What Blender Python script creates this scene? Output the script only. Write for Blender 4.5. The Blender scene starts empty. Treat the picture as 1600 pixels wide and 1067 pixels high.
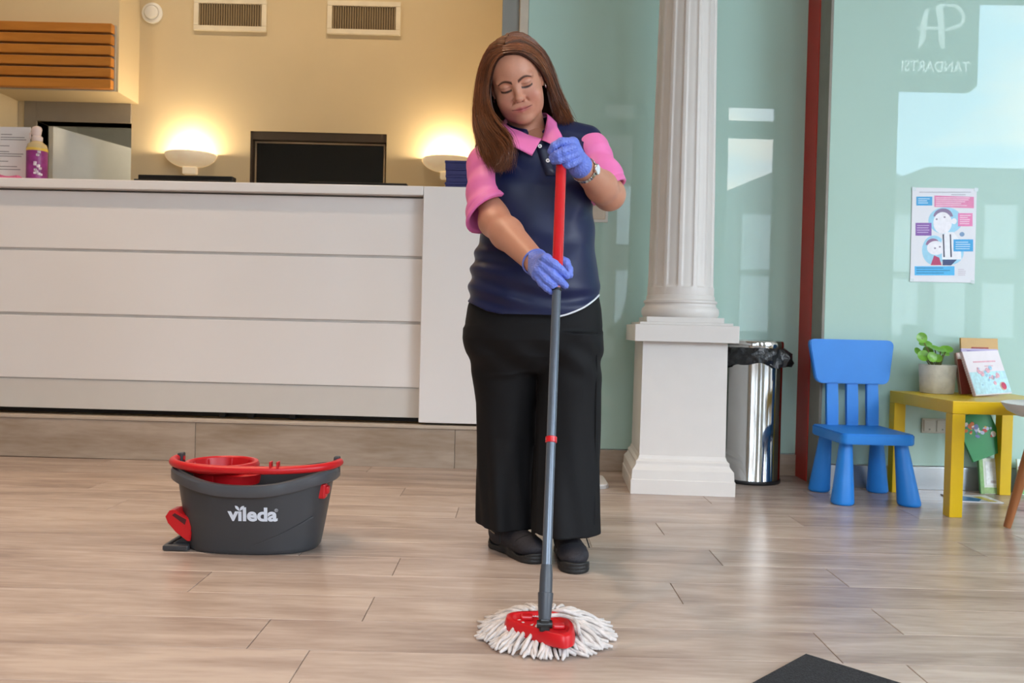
import bpy, bmesh, math, random
import numpy as np
from mathutils import Vector, Matrix

random.seed(7)
rng = np.random.default_rng(7)
SC = bpy.context.scene
COL = SC.collection

# ------------------------------------------------------------------ camera
FPX, EYE, PITCH, ROLL = 1280.0, 0.72, 0.0164, 0.0245
cam_data = bpy.data.cameras.new('camera')
cam = bpy.data.objects.new('camera', cam_data)
COL.objects.link(cam)
cam_data.sensor_width = 36.0
cam_data.lens = FPX * 36.0 / 1600.0
cam_data.clip_start = 0.02
cam_data.dof.use_dof = True
cam_data.dof.focus_distance = 2.35
cam_data.dof.aperture_fstop = 6.3
CAMROT = Matrix.Rotation(math.pi / 2 - PITCH, 3, 'X') @ Matrix.Rotation(ROLL, 3, 'Z')
cam.matrix_world = Matrix.Translation((0, 0, EYE)) @ CAMROT.to_4x4()
SC.camera = cam

def ray(px, py):
    return CAMROT @ Vector(((px - 800) / FPX, -(py - 533.5) / FPX, -1))
def at(px, py, Y):
    """world point seen at photo pixel px,py on the plane y = Y (metres in front of the camera)"""
    d = ray(px, py); return Vector((0, 0, EYE)) + d * (Y / d.y)
def onz(px, py, z=0.0):
    d = ray(px, py); return Vector((0, 0, EYE)) + d * ((z - EYE) / d.z)

# ------------------------------------------------------------------ world, exposure
SC.view_settings.view_transform = 'Standard'
SC.view_settings.look = 'None'
SC.view_settings.gamma = 1.0
SC.view_settings.use_curve_mapping = False
SC.view_settings.exposure = 0.45
SC.cycles.use_denoising = True
SC.cycles.max_bounces = 6
SC.cycles.diffuse_bounces = 4
SC.cycles.glossy_bounces = 3
SC.cycles.sample_clamp_indirect = 6.0
SKY = 11.0
world = bpy.data.worlds.new('sky'); SC.world = world
world.use_nodes = True
nt = world.node_tree; nt.nodes.clear()
wo = nt.nodes.new('ShaderNodeOutputWorld'); bg = nt.nodes.new('ShaderNodeBackground')
tc = nt.nodes.new('ShaderNodeTexCoord'); mp = nt.nodes.new('ShaderNodeMapping')
mp.inputs['Scale'].default_value = (2.0, 2.0, 7.0)
nz = nt.nodes.new('ShaderNodeTexNoise'); nz.inputs['Scale'].default_value = 1.6; nz.inputs['Detail'].default_value = 6
cr = nt.nodes.new('ShaderNodeValToRGB')
cr.color_ramp.elements[0].position = 0.44; cr.color_ramp.elements[0].color = (0.50, 0.72, 0.95, 1)
cr.color_ramp.elements[1].position = 0.58; cr.color_ramp.elements[1].color = (1.0, 0.93, 0.88, 1)
nt.links.new(tc.outputs['Generated'], mp.inputs['Vector']); nt.links.new(mp.outputs['Vector'], nz.inputs['Vector'])
nt.links.new(nz.outputs['Fac'], cr.inputs['Fac']); nt.links.new(cr.outputs['Color'], bg.inputs['Color'])
bg.inputs['Strength'].default_value = SKY
nt.links.new(bg.outputs['Background'], wo.inputs['Surface'])

# shop-front windows behind the camera (x0, x1, z0, z1 in the plane y = YW); daylight enters here
YW = -0.95
WINDOWS = [(-0.6, 0.82, 0.35, 2.3), (0.95, 1.5, 0.35, 3.35), (2.35, 2.98, 0.35, 3.35), (4.0, 7.9, 0.35, 4.35)]
for (x0, x1, z0, z1) in WINDOWS:
    L = bpy.data.lights.new('window_portal', 'AREA'); L.shape = 'RECTANGLE'
    L.size = x1 - x0; L.size_y = z1 - z0; L.cycles.is_portal = True
    o = bpy.data.objects.new('window_portal', L); COL.objects.link(o)
    o.location = ((x0 + x1) / 2, YW - 0.06, (z0 + z1) / 2); o.rotation_euler = (math.pi / 2, 0, 0)   # faces +Y, into the room

# warm recessed ceiling spots over the reception and neutral ones over the waiting area
def ceiling_spot(x, y, z, power, col, angle=100, blend=0.6, r=0.06):
    L = bpy.data.lights.new('ceiling_spot', 'SPOT'); L.energy = power; L.color = col
    L.spot_size = math.radians(angle); L.spot_blend = blend; L.shadow_soft_size = r
    o = bpy.data.objects.new('ceiling_spot', L); COL.objects.link(o); o.location = (x, y, z); return o
WARM = (1.0, 0.66, 0.36)
for (x, y, p) in [(-2.9, 2.6, 85), (-1.6, 2.6, 85), (-2.4, 1.3, 75), (-0.95, 1.7, 90)]:
    ceiling_spot(x, y, 4.1, p, (1.0, 0.74, 0.52), 84)
for (x, y, p) in [(-3.0, 5.0, 36), (-1.9, 5.0, 46), (-0.8, 5.0, 52)]:      # over the desk side of the counter
    ceiling_spot(x, y, 4.3, p, (1.0, 0.76, 0.50), 130, 0.9)

# ------------------------------------------------------------------ materials
def s2l(c):
    if isinstance(c, str):
        c = tuple(int(c[i:i + 2], 16) / 255 for i in (0, 2, 4))
    return tuple((v / 12.92 if v <= 0.04045 else ((v + 0.055) / 1.055) ** 2.4) for v in c) + (1,)
MATS = {}
def mat(name, col, rough=0.5, metal=0.0, var=0.06, nscale=12.0, bump=0.0, bscale=60.0, spec=0.5, coat=0.0, emit=None, estr=0.0, sss=0.0, trans=0.0, aniso=None):
    if name in MATS: return MATS[name]
    m = bpy.data.materials.new(name); m.use_nodes = True; MATS[name] = m
    n = m.node_tree.nodes; l = m.node_tree.links; b = n['Principled BSDF']
    c = s2l(col)
    tcn = n.new('ShaderNodeTexCoord'); src = tcn.outputs['Object']
    if aniso:
        mpn = n.new('ShaderNodeMapping'); mpn.inputs['Scale'].default_value = aniso
        l.new(src, mpn.inputs['Vector']); src = mpn.outputs['Vector']
    no = n.new('ShaderNodeTexNoise'); no.inputs['Scale'].default_value = nscale; no.inputs['Detail'].default_value = 4
    l.new(src, no.inputs['Vector'])
    r = n.new('ShaderNodeValToRGB')
    r.color_ramp.elements[0].position = 0.3; r.color_ramp.elements[1].position = 0.7
    r.color_ramp.elements[0].color = tuple(v * (1 - var) for v in c[:3]) + (1,)
    r.color_ramp.elements[1].color = tuple(min(1, v * (1 + var)) for v in c[:3]) + (1,)
    l.new(no.outputs['Fac'], r.inputs['Fac']); l.new(r.outputs['Color'], b.inputs['Base Color'])
    b.inputs['Roughness'].default_value = rough; b.inputs['Metallic'].default_value = metal
    b.inputs['Specular IOR Level'].default_value = spec
    b.inputs['Coat Weight'].default_value = coat
    if sss:
        b.inputs['Subsurface Weight'].default_value = sss; b.inputs['Subsurface Radius'].default_value = (0.008, 0.003, 0.0015)
    if trans: b.inputs['Transmission Weight'].default_value = trans
    if emit:
        b.inputs['Emission Color'].default_value = s2l(emit); b.inputs['Emission Strength'].default_value = estr
    if bump:
        bn = n.new('ShaderNodeTexNoise'); bn.inputs['Scale'].default_value = bscale; bn.inputs['Detail'].default_value = 3
        l.new(src, bn.inputs['Vector'])
        bp = n.new('ShaderNodeBump'); bp.inputs['Strength'].default_value = bump; bp.inputs['Distance'].default_value = 0.01
        l.new(bn.outputs['Fac'], bp.inputs['Height']); l.new(bp.outputs['Normal'], b.inputs['Normal'])
    return m

def wood_mat(name, light, dark, rough=0.35, along='X', fine=1.0, spec=0.5):
    if name in MATS: return MATS[name]
    m = bpy.data.materials.new(name); m.use_nodes = True; MATS[name] = m
    n = m.node_tree.nodes; l = m.node_tree.links; b = n['Principled BSDF']
    tcn = n.new('ShaderNodeTexCoord'); oi = n.new('ShaderNodeObjectInfo')
    sc = {'X': (1.8, 11, 11), 'Z': (11, 11, 1.8)}[along]
    mpn = n.new('ShaderNodeMapping'); mpn.inputs['Scale'].default_value = tuple(v * fine for v in sc)
    mul = n.new('ShaderNodeMath'); mul.operation = 'MULTIPLY'; mul.inputs[1].default_value = 37.0
    l.new(oi.outputs['Random'], mul.inputs[0])
    cmb = n.new('ShaderNodeCombineXYZ'); l.new(mul.outputs[0], cmb.inputs[0]); l.new(mul.outputs[0], cmb.inputs[1])
    l.new(cmb.outputs[0], mpn.inputs['Location']); l.new(tcn.outputs['Object'], mpn.inputs['Vector'])
    n1 = n.new('ShaderNodeTexNoise'); n1.inputs['Scale'].default_value = 1.0; n1.inputs['Detail'].default_value = 5; n1.inputs['Distortion'].default_value = 0.6
    n2 = n.new('ShaderNodeTexNoise'); n2.inputs['Scale'].default_value = 6.0; n2.inputs['Detail'].default_value = 6
    l.new(mpn.outputs[0], n1.inputs['Vector']); l.new(mpn.outputs[0], n2.inputs['Vector'])
    mx = n.new('ShaderNodeMix'); mx.data_type = 'FLOAT'; mx.inputs[0].default_value = 0.28
    l.new(n1.outputs['Fac'], mx.inputs[2]); l.new(n2.outputs['Fac'], mx.inputs[3])
    rnd = n.new('ShaderNodeMath'); rnd.operation = 'MULTIPLY_ADD'; rnd.inputs[1].default_value = 0.12; rnd.inputs[2].default_value = -0.06
    l.new(oi.outputs['Random'], rnd.inputs[0])
    ad = n.new('ShaderNodeMath'); l.new(mx.outputs[0], ad.inputs[0]); l.new(rnd.outputs[0], ad.inputs[1])
    r = n.new('ShaderNodeValToRGB'); r.color_ramp.elements[0].position = 0.33; r.color_ramp.elements[1].position = 0.64
    r.color_ramp.elements[0].color = s2l(dark); r.color_ramp.elements[1].color = s2l(light)
    l.new(ad.outputs[0], r.inputs['Fac']); l.new(r.outputs['Color'], b.inputs['Base Color'])
    b.inputs['Roughness'].default_value = rough; b.inputs['Specular IOR Level'].default_value = spec
    bp = n.new('ShaderNodeBump'); bp.inputs['Strength'].default_value = 0.06; bp.inputs['Distance'].default_value = 0.004
    l.new(n2.outputs['Fac'], bp.inputs['Height']); l.new(bp.outputs['Normal'], b.inputs['Normal'])
    return m

# ------------------------------------------------------------------ mesh helpers
def new_bm(): return bmesh.new()
def add_box(bm, x0, x1, y0, y1, z0, z1, bevel=0.0, seg=2):
    t = bmesh.new()
    bmesh.ops.create_cube(t, size=1.0)
    for v in t.verts:
        v.co = Vector(((x0 + x1) / 2 + v.co.x * (x1 - x0), (y0 + y1) / 2 + v.co.y * (y1 - y0), (z0 + z1) / 2 + v.co.z * (z1 - z0)))
    if bevel > 0:
        bmesh.ops.bevel(t, geom=list(t.edges), offset=bevel, segments=seg, profile=0.5, affect='EDGES')
    merge(bm, t); return bm
def merge(bm, t):
    me = bpy.data.meshes.new('tmp'); t.to_mesh(me); t.free(); bm.from_mesh(me); bpy.data.meshes.remove(me)
def add_grid(bm, rows, close_u=True, cap0=False, cap1=False):
    """rows: list of rings (lists of points) lofted in order"""
    vs = [[bm.verts.new(p) for p in r] for r in rows]
    n = len(vs[0])
    for a, b in zip(vs[:-1], vs[1:]):
        for i in range(n if close_u else n - 1):
            j = (i + 1) % n
            try: bm.faces.new((a[i], a[j], b[j], b[i]))
            except ValueError: pass
    if cap0: bm.faces.new(list(reversed(vs[0])))
    if cap1: bm.faces.new(vs[-1])
    return bm
def lathe_rows(profile, n=40, cx=0, cy=0, sx=1, sy=1):
    return [[(cx + r * sx * math.cos(2 * math.pi * i / n), cy + r * sy * math.sin(2 * math.pi * i / n), z) for i in range(n)] for r, z in profile]
def add_lathe(bm, profile, n=40, cx=0, cy=0, sx=1, sy=1, cap0=True, cap1=True):
    return add_grid(bm, lathe_rows(profile, n, cx, cy, sx, sy), True, cap0, cap1)
def catmull(pts, k=6):
    pts = [Vector(p) for p in pts]; out = []
    for i in range(len(pts) - 1):
        p0 = pts[max(i - 1, 0)]; p1 = pts[i]; p2 = pts[i + 1]; p3 = pts[min(i + 2, len(pts) - 1)]
        for j in range(k):
            t = j / k
            out.append(0.5 * ((2 * p1) + (p2 - p0) * t + (2 * p0 - 5 * p1 + 4 * p2 - p3) * t * t + (3 * p1 - p0 - 3 * p2 + p3) * t ** 3))
    out.append(pts[-1]); return out
def tube_rows(path, rad, n=8, flat=1.0):
    path = [Vector(p) for p in path]; m = len(path)
    if not hasattr(rad, '__len__'): rad = [rad] * m
    rows = []; up = None
    for i, p in enumerate(path):
        t = (path[min(i + 1, m - 1)] - path[max(i - 1, 0)]).normalized()
        if up is None:
            up = t.orthogonal().normalized()
        up = (up - t * up.dot(t)).normalized(); sd = t.cross(up)
        rows.append([p + (up * math.cos(2 * math.pi * k / n) + sd * math.sin(2 * math.pi * k / n) * flat) * rad[i] for k in range(n)])
    return rows
def add_tube(bm, path, rad, n=8, cap=True, flat=1.0):
    return add_grid(bm, tube_rows(path, rad, n, flat), True, cap, cap)
def add_prism(bm, outline, y0, y1, bevel=0.0):
    """outline in x,z extruded along y"""
    t = bmesh.new()
    f = t.faces.new([t.verts.new((x, y0, z)) for x, z in outline])
    r = bmesh.ops.extrude_face_region(t, geom=[f])
    for v in [g for g in r['geom'] if isinstance(g, bmesh.types.BMVert)]: v.co.y = y1
    bmesh.ops.recalc_face_normals(t, faces=t.faces)
    if bevel: bmesh.ops.bevel(t, geom=[e for e in t.edges if abs(e.verts[0].co.y - e.verts[1].co.y) < 1e-6], offset=bevel, segments=2, affect='EDGES')
    merge(bm, t); return bm
def round_rect(x0, x1, z0, z1, r, n=6):
    out = []
    for cx, cz, a0 in ((x1 - r, z1 - r, 0), (x0 + r, z1 - r, 90), (x0 + r, z0 + r, 180), (x1 - r, z0 + r, 270)):
        for i in range(n + 1):
            a = math.radians(a0 + 90 * i / n); out.append((cx + r * math.cos(a), cz + r * math.sin(a)))
    return out
def obj(name, bm, m, parent=None, smooth=False, loc=None, rot=None, angle=35, recalc=True):
    if recalc: bmesh.ops.recalc_face_normals(bm, faces=bm.faces)
    me = bpy.data.meshes.new(name); bm.to_mesh(me); bm.free()
    return obj_me(name, me, m, parent, smooth, loc, rot, angle)
def obj_me(name, me, m, parent=None, smooth=False, loc=None, rot=None, angle=35):
    if m is not None and not me.materials: me.materials.append(m)
    if smooth:
        me.polygons.foreach_set('use_smooth', [True] * len(me.polygons))
        if angle: me.set_sharp_from_angle(angle=math.radians(angle))
    o = bpy.data.objects.new(name, me); COL.objects.link(o)
    if loc is not None: o.location = loc
    if rot is not None: o.rotation_euler = rot
    if parent: o.parent = parent
    return o
def tag(o, label, cat, group=None, kind=None):
    o['label'] = label; o['category'] = cat
    if group: o['group'] = group
    if kind: o['kind'] = kind
    return o
def thing(name, label, cat, loc=(0, 0, 0), rz=0.0, group=None):
    o = bpy.data.objects.new(name, None); COL.objects.link(o); o.empty_display_size = 0.05
    o.location = loc; o.rotation_euler = (0, 0, rz); return tag(o, label, cat, group)
def struct(o, label=None):
    o['kind'] = 'structure'
    if label: o['label'] = label
    return o
def box(name, x0, x1, y0, y1, z0, z1, m, parent=None, bevel=0.0, seg=2):
    return obj(name, add_box(new_bm(), x0, x1, y0, y1, z0, z1, bevel, seg), m, parent)
def text_mesh(body, size, bold=0.0):
    cu = bpy.data.curves.new('lettering', 'FONT'); cu.body = body; cu.size = size; cu.offset = bold; cu.align_x = 'CENTER'; cu.align_y = 'CENTER'
    cu.resolution_u = 4
    to = bpy.data.objects.new('lettering', cu); COL.objects.link(to)
    dg = bpy.context.evaluated_depsgraph_get()
    me = bpy.data.meshes.new_from_object(to.evaluated_get(dg))
    bpy.data.objects.remove(to); bpy.data.curves.remove(cu); me.materials.clear(); return me
# ================================================================== SETTING
M_plank = wood_mat('floor_wood', 'c0ad9f', '968276', rough=0.27)
M_skirtwood = wood_mat('plinth_wood', 'b5a595', '96836f', rough=0.45)
M_beige = mat('beige_wall', 'd2c09c', 0.85, var=0.02, nscale=3, bump=0.02, bscale=200)
M_white = mat('white_wall', 'dcdcd8', 0.8, var=0.02)
M_ceil = mat('ceiling_paint', 'e6e4de', 0.9, var=0.02)
M_glass = mat('mint_back_painted_glass', 'b4d2c7', 0.008, var=0.015, nscale=2, spec=0.33)
M_grey = mat('grey_profile', '8c8d88', 0.45, var=0.03)
M_alu = mat('brushed_aluminium', 'c2c6c9', 0.32, metal=0.9, var=0.05, aniso=(3, 60, 60))
M_red = mat('red_strip_paint', 'bb2417', 0.45, var=0.03)
M_gap = mat('joint_filler', '6d5c4c', 0.8)
M_white_gloss = mat('white_gloss_laminate', 'eeebe9', 0.22, var=0.008, nscale=2)
M_black = mat('black_plastic', '131314', 0.4, var=0.1)

fl = struct(box('floor', -5.2, 8.4, YW - 0.1, 4.9, -0.12, -0.0035, M_plank), 'grey-brown wood-look plank floor')
PW, PL = 0.1832, 1.315
plank_bm = add_box(new_bm(), 0, PL - 0.0022, 0, PW - 0.0018, -0.004, 0.0, 0.0008, 1)
plank_me = bpy.data.meshes.new('plank'); plank_bm.to_mesh(plank_me); plank_bm.free(); plank_me.materials.append(M_plank)
JOINT = {0: -0.428, 1: 0.748, 2: 0.969, 3: 0.472, 4: 0.988, 5: 0.672, 6: 1.597, 7: 0.558, -1: 0.21, -2: 0.95, -3: 0.55, 8: 1.12, 9: 0.33, 10: 0.86, 11: 0.05, 12: 1.28, 13: 0.62}
for row in range(-3, 14):
    y0 = 1.795 + (row - 1) * PW
    if y0 > 4.25: continue
    xs = JOINT[row] - PL * 3
    while xs > -3.2: xs -= PL
    while xs < 3.3:
        o = bpy.data.objects.new('plank', plank_me); COL.objects.link(o); o.parent = fl; o.location = (xs, y0, 0); xs += PL

# ---- walls of the big room and the reception behind the counter
CEIL = 4.45
struct(box('ceiling', -5.2, 8.4, YW - 0.1, 8.9, CEIL, CEIL + 0.1, M_ceil), 'plain white ceiling')
YB = 6.0
NX0, NX1, NZ0, NZ1 = at(391, 230, YB).x, at(604, 230, YB).x, 1.50, at(500, 207, YB).z
DX0, DX1, DZ = -3.50, at(205, 230, YB).x, at(120, 191, YB).z
XR = 0.115
bm = new_bm()
add_box(bm, DX1, NX0, YB, YB + 0.14, 0, CEIL)
add_box(bm, NX1, XR, YB, YB + 0.14, 0, CEIL)
add_box(bm, NX0, NX1, YB, YB + 0.14, NZ1, CEIL)
add_box(bm, NX0, NX1, YB, YB + 0.14, 0, NZ0)
add_box(bm, -5.2, DX1, YB, YB + 0.14, DZ, CEIL)
add_box(bm, -5.2, DX0, YB, YB + 0.14, 0, DZ)
add_box(bm, NX0 - 0.02, NX1 + 0.02, YB + 0.14, YB + 0.17, NZ0 - 0.02, NZ1 + 0.02)
struct(obj('wall_back', bm, M_beige), 'warm beige wall behind the reception counter')
struct(box('wall_left', -3.78, -3.64, 4.85, YB, 0, CEIL, M_beige), 'beige side wall of the reception')
struct(box('wall_waiting_left', -5.3, -5.2, YW - 0.1, 6.1, 0, CEIL, M_white))
struct(box('wall_waiting_right', 8.4, 8.5, YW - 0.1, 4.2, 0, CEIL, M_white))
struct(box('wall_reception_right', 0.075, 0.115, 4.31, YB - 0.001, 0, CEIL, M_beige), 'unseen beige wall added to keep daylight out of the reception')  # unseen, added to stop sky light leaking onto the back wall
# bulkhead over the doorway
BK_X, BK_Y, BK_Z = -2.765, 5.69, 2.285
bulk = struct(box('wall_bulkhead', -3.64, BK_X, BK_Y, YB, BK_Z, CEIL, M_beige), 'beige bulkhead above the office doorway')
# door frame, leaf and the lit room beyond
M_frame = mat('taupe_door_frame', '8e8578', 0.6, var=0.03)
bm = new_bm()
add_box(bm, DX0, DX1, YB - 0.015, YB + 0.15, DZ, BK_Z, 0.003)
add_box(bm, DX0 - 0.09, DX0, YB - 0.015, YB + 0.15, 0, BK_Z, 0.003)
struct(obj('trim_1', bm, M_frame), 'taupe frame around the office doorway')
bm = new_bm()
add_box(bm, -4.6, -2.2, 8.6, 8.7, 0, 3.0); add_box(bm, -4.7, -4.6, YB + 0.14, 8.6, 0, 3.0); add_box(bm, -2.2, -2.1, YB + 0.14, 8.6, 0, 3.0)
add_box(bm, -4.6, -2.2, YB + 0.14, 8.6, 2.7, 2.8); add_box(bm, -4.6, -2.2, YB - 0.1, 8.6, 0.1, 0.2)
struct(obj('wall_office', bm, M_white), 'white walls of the lit room behind the door')
L = bpy.data.lights.new('office_lamp', 'POINT'); L.energy = 8; L.color = (1, 0.88, 0.68); L.shadow_soft_size = 0.12
o = bpy.data.objects.new('office_lamp', L); COL.objects.link(o); o.location = (-2.5, 7.0, 2.3)
bm = add_box(new_bm(), 0, 0.76, -0.02, 0.02, 0.2, DZ - 0.03, 0.002)
door = struct(obj('door_1', bm, M_white, loc=(-3.41, YB + 0.02, 0), rot=(0, 0, math.radians(71))), 'white office door standing ajar')
bm = new_bm(); add_box(bm, 0.68, 0.72, -0.06, -0.02, 1.18, 1.2, 0.004); add_box(bm, 0.58, 0.72, -0.07, -0.055, 1.18, 1.2, 0.004)
obj('door_handle', bm, M_alu, door)

# ---- platform under the reception
CY, CR = 4.165, math.radians(-1.4)      # counter line, turned slightly
plat = struct(obj('floor_platform', add_box(new_bm(), -4.1, 1.26, 0.012, 1.9, 0, 0.205), M_skirtwood, loc=(-1.2, CY, 0), rot=(0, 0, CR)), 'wood-clad step under the reception counter')
for (a, b) in ((-2.95, -1.725), (-1.722, -0.407), (-0.404, 0.922), (0.925, 1.26)):
    obj('wood_panel', add_box(new_bm(), a, b, 0, 0.014, 0.0, 0.198, 0.001, 1), M_skirtwood, plat)
obj('step_nosing', add_box(new_bm(), -2.95, 1.26, -0.006, 0.05, 0.199, 0.217, 0.004), mat('beige_nosing', 'bfb09f', 0.4), plat)

# ---- glass partition: three mint panes, red strip, profiles, metal skirting
YG, YG2 = 4.19, 3.895
GX0 = at(823, 150, YG).x
XRET = 1.468
def pane(n, x0, x1, y, label, z0=0.112):
    p = struct(box('wall_glass_%s' % n, x0, x1, y + 0.012, y + 0.09, 0, CEIL, M_white), label)
    obj('glass_pane', add_box(new_bm(), x0, x1, y, y + 0.011, z0, CEIL, 0.0015, 1), M_glass, p)
    return p
pane('left', GX0, 0.85, YG, 'mint glass wall panel left of the column')
pane('middle', 0.853, XRET, YG, 'mint glass wall panel behind the steel bin')
pane('right', XRET + 0.014, 8.4, YG2, 'mint glass wall panel behind the blue chair')
struct(box('baseboard_left', GX0, XRET, YG - 0.012, YG + 0.0, 0, 0.108, M_skirtwood, bevel=0.002), 'wood skirting under the left mint panes')
bbr = struct(box('baseboard_right', XRET + 0.02, 8.4, YG2 - 0.012, YG2 + 0.005, 0, 0.108, M_alu, bevel=0.002), 'brushed metal skirting under the right pane')
ret = struct(box('trim_2', XRET, XRET + 0.013, YG2 - 0.004, YG2 + 0.13, 0, CEIL, mat('warm_grey_edge', '8a857a', 0.45), bevel=0.002), 'grey edge profile of the right glass panel')
struct(box('trim_3', XRET - 0.004, XRET + 0.013, YG2 + 0.131, YG, 0.0, CEIL, M_red, bevel=0.002), 'red vertical strip between the mint panes')
struct(box('trim_4', at(783, 100, YG).x, at(810, 100, YG).x, YG + 0.01, YG + 0.12, 0.2, CEIL, M_grey, bevel=0.002), 'grey post at the end of the glass wall')
struct(box('trim_5', at(810.5, 100, YG).x, GX0 - 0.001, YG - 0.004, YG + 0.12, 0.2, CEIL, mat('cream_post', 'c9bfae', 0.5), bevel=0.002), 'cream edge strip beside the first mint pane')
struct(box('wall_behind_glass', 0.12, 8.4, 4.5, 4.55, 0, CEIL, M_white))

# ---- shop front behind the camera with real openings, the street outside
bm = new_bm()
zs = sorted({0.0, CEIL})
x = -5.2
for (x0, x1, z0, z1) in WINDOWS:
    add_box(bm, x, x0, YW - 0.1, YW, 0, CEIL)
    add_box(bm, x0, x1, YW - 0.1, YW, 0, z0); add_box(bm, x0, x1, YW - 0.1, YW, z1, CEIL)
    x = x1
add_box(bm, x, 8.4, YW - 0.1, YW, 0, CEIL)
struct(obj('wall_front', bm, M_white), 'shop front wall with tall windows')
M_frame2 = mat('dark_window_frame', '3a3c3e', 0.5)
for i, (x0, x1, z0, z1) in enumerate(WINDOWS):
    bm = new_bm()
    for a, b in ((x0, x0 + 0.05), (x1 - 0.05, x1)): add_box(bm, a, b, YW - 0.09, YW - 0.02, z0, z1, 0.004)
    add_box(bm, x0 + 0.05, x1 - 0.05, YW - 0.09, YW - 0.02, z0, z0 + 0.05, 0.004)
    add_box(bm, x0 + 0.05, x1 - 0.05, YW - 0.09, YW - 0.02, z1 - 0.05, z1, 0.004)
    if i in (1, 2): add_box(bm, x0 + 0.05, x1 - 0.05, YW - 0.09, YW - 0.02, 2.95, 3.14, 0.004)
    struct(obj('window_%d' % (i + 1), bm, M_frame2), 'dark framed shop window')
struct(box('ground', -40, 60, -60, YW - 0.11, -0.3, -0.12, mat('street_paving', '8d8a86', 0.9)), 'street paving outside')
# row of houses over the street, seen only as reflections in the glass
def house(x0, x1, y, h, col, gable=0.0, nwin=3, label=''):
    t = thing('house', label, 'house', ((x0 + x1) / 2, y, -0.12), group='houses across the street')
    w = (x1 - x0) / 2; bm = new_bm()
    pts = [(-w, 0), (w, 0), (w, h), (0, h + gable), (-w, h)] if gable else [(-w, 0), (w, 0), (w, h), (-w, h)]
    add_prism(bm, pts, -4, 0); obj('facade', bm, mat('facade_' + col, col, 0.85), t)
    for k in range(nwin):
        cx = -w + (k + 0.5) * 2 * w / nwin
        for z in (0.9, h * 0.55):
            obj('window', add_box(new_bm(), cx - 0.45, cx + 0.45, -0.02, 0.05, z, z + 1.5, 0.02), mat('pale_window', 'c9d2d8', 0.3), t)
house(-14, -6, -15, 5.6, '8f8478', 1.8, label='leftmost gabled tan town house across the street')
house(-5.8, 0.5, -15, 5.2, '7c7772', 1.6, label='brown gabled town house opposite the shop entrance')
house(0.7, 5.5, -13, 5.6, '6f6a66', 2.6, label='steep gabled house mirrored in the middle mint pane')
house(5.7, 11.2, -14, 4.7, '77777a', 1.2, label='tall grey house mirrored left of the poster')
house(11.4, 15.5, -15, 5.6, '6f7478', 0, label='flat-roofed house mirrored just above the poster')
house(15.7, 22, -15, 5.1, '7b7a78', 0, 4, label='long low house mirrored right of the poster')
house(22.2, 34, -15, 4.6, '74777a', 0, 5, label='lowest long house at the far right of the street')
# hanging sign outside the big window, mirrored in the right-hand pane
YS = YW - 0.45
VS = 2 * YG2 - YS
sx0, sx1 = at(1392, 70, VS).x, at(1529, 70, VS).x
sz0, sz1 = at(1470, 143, VS).z, at(1470, -40, VS).z
sg = thing('shop_sign', 'dark hanging shop sign with pale lettering, mirrored in the right mint pane', 'sign', ((sx0 + sx1) / 2, YS, sz0))
w = (sx1 - sx0) / 2
obj('sign_board', add_prism(new_bm(), [(-w, 0), (w - 0.08, 0), (w, 0.07), (w, sz1 - sz0), (-w, sz1 - sz0)], -0.05, 0), mat('sign_slate', '4a5054', 0.6), sg)
M_let = mat('sign_letter_glow', 'b9c2c4', 0.6, emit='dfe8ea', estr=4.5)  # letters and monogram given a glow so they show in the reflection
me = text_mesh('TANDARTSI', 0.165, 0.002)
wx_ = [v.co.x for v in me.vertices]; kx_ = 0.76 / (max(wx_) - min(wx_))
for v in me.vertices: v.co.x *= kx_
o = obj_me('lettering', me, mat('sign_text_glow', 'b9c2c4', 0.6, emit='dfe8ea', estr=7.0), sg, loc=(at(1461, 105, VS).x - (sx0 + sx1) / 2, 0.008, at(1461, 105, VS).z - sz0), rot=(math.pi / 2, 0, math.pi))
def sgp(px, py): p = at(px, py, VS); return (p.x - (sx0 + sx1) / 2, 0.01, p.z - sz0)
bm = new_bm()
add_tube(bm, [sgp(1447, 16), sgp(1442, 40), sgp(1441, 62), sgp(1435, 75)], [0.022, 0.036, 0.036, 0.018], 6)
add_tube(bm, [sgp(1466, 10), sgp(1470, 40), sgp(1470, 64), sgp(1474, 76)], [0.036, 0.036, 0.036, 0.016], 6)
add_tube(bm, [sgp(1432, 44), sgp(1470, 45)], 0.02, 6)
add_tube(bm, catmull([sgp(1466, 10), sgp(1490, 9), sgp(1504, 24), sgp(1500, 40), sgp(1478, 47)], 5), 0.018, 6)
obj('monogram', bm, M_let, sg)
# ================================================================== RECEPTION COUNTER
ct = thing('reception_counter', 'long white gloss reception counter with three stacked front panels', 'counter', (-1.2, CY, 0.217), CR)
ZT = 1.425 - 0.217
UE = 0.735     # local x where the end panel starts
z1, z2, z3 = 1.068 - 0.217, 0.733 - 0.217, 0.402 - 0.217
for (a, b) in ((z1 + 0.007, ZT - 0.055), (z2 + 0.007, z1 - 0.007), (z3, z2 - 0.007)):
    obj('front_panel', add_box(new_bm(), -2.95, UE - 0.004, 0.05, 0.0595, a, b, 0.003), M_white_gloss, ct)
obj('carcass', add_box(new_bm(), -2.95, UE - 0.004, 0.060, 0.42, 0.05, ZT - 0.052), mat('shadow_gap_grey', 'd0ccc8', 0.6), ct)
obj('kick_panel', add_box(new_bm(), -2.95, UE - 0.004, 0.0565, 0.0595, 0.03, z3 - 0.004, 0.001), mat('satin_grey_kick', 'd8d4ce', 0.35, var=0.01), ct)
obj('shadow_board', add_box(new_bm(), -2.95, UE - 0.004, 0.14, 0.16, 0.0, 0.049), M_black, ct)  # black strip added to darken the gap under the counter
obj('end_panel', add_box(new_bm(), UE, 1.24, 0.0, 0.42, 0.012, ZT, 0.004), M_white_gloss, ct)
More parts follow.
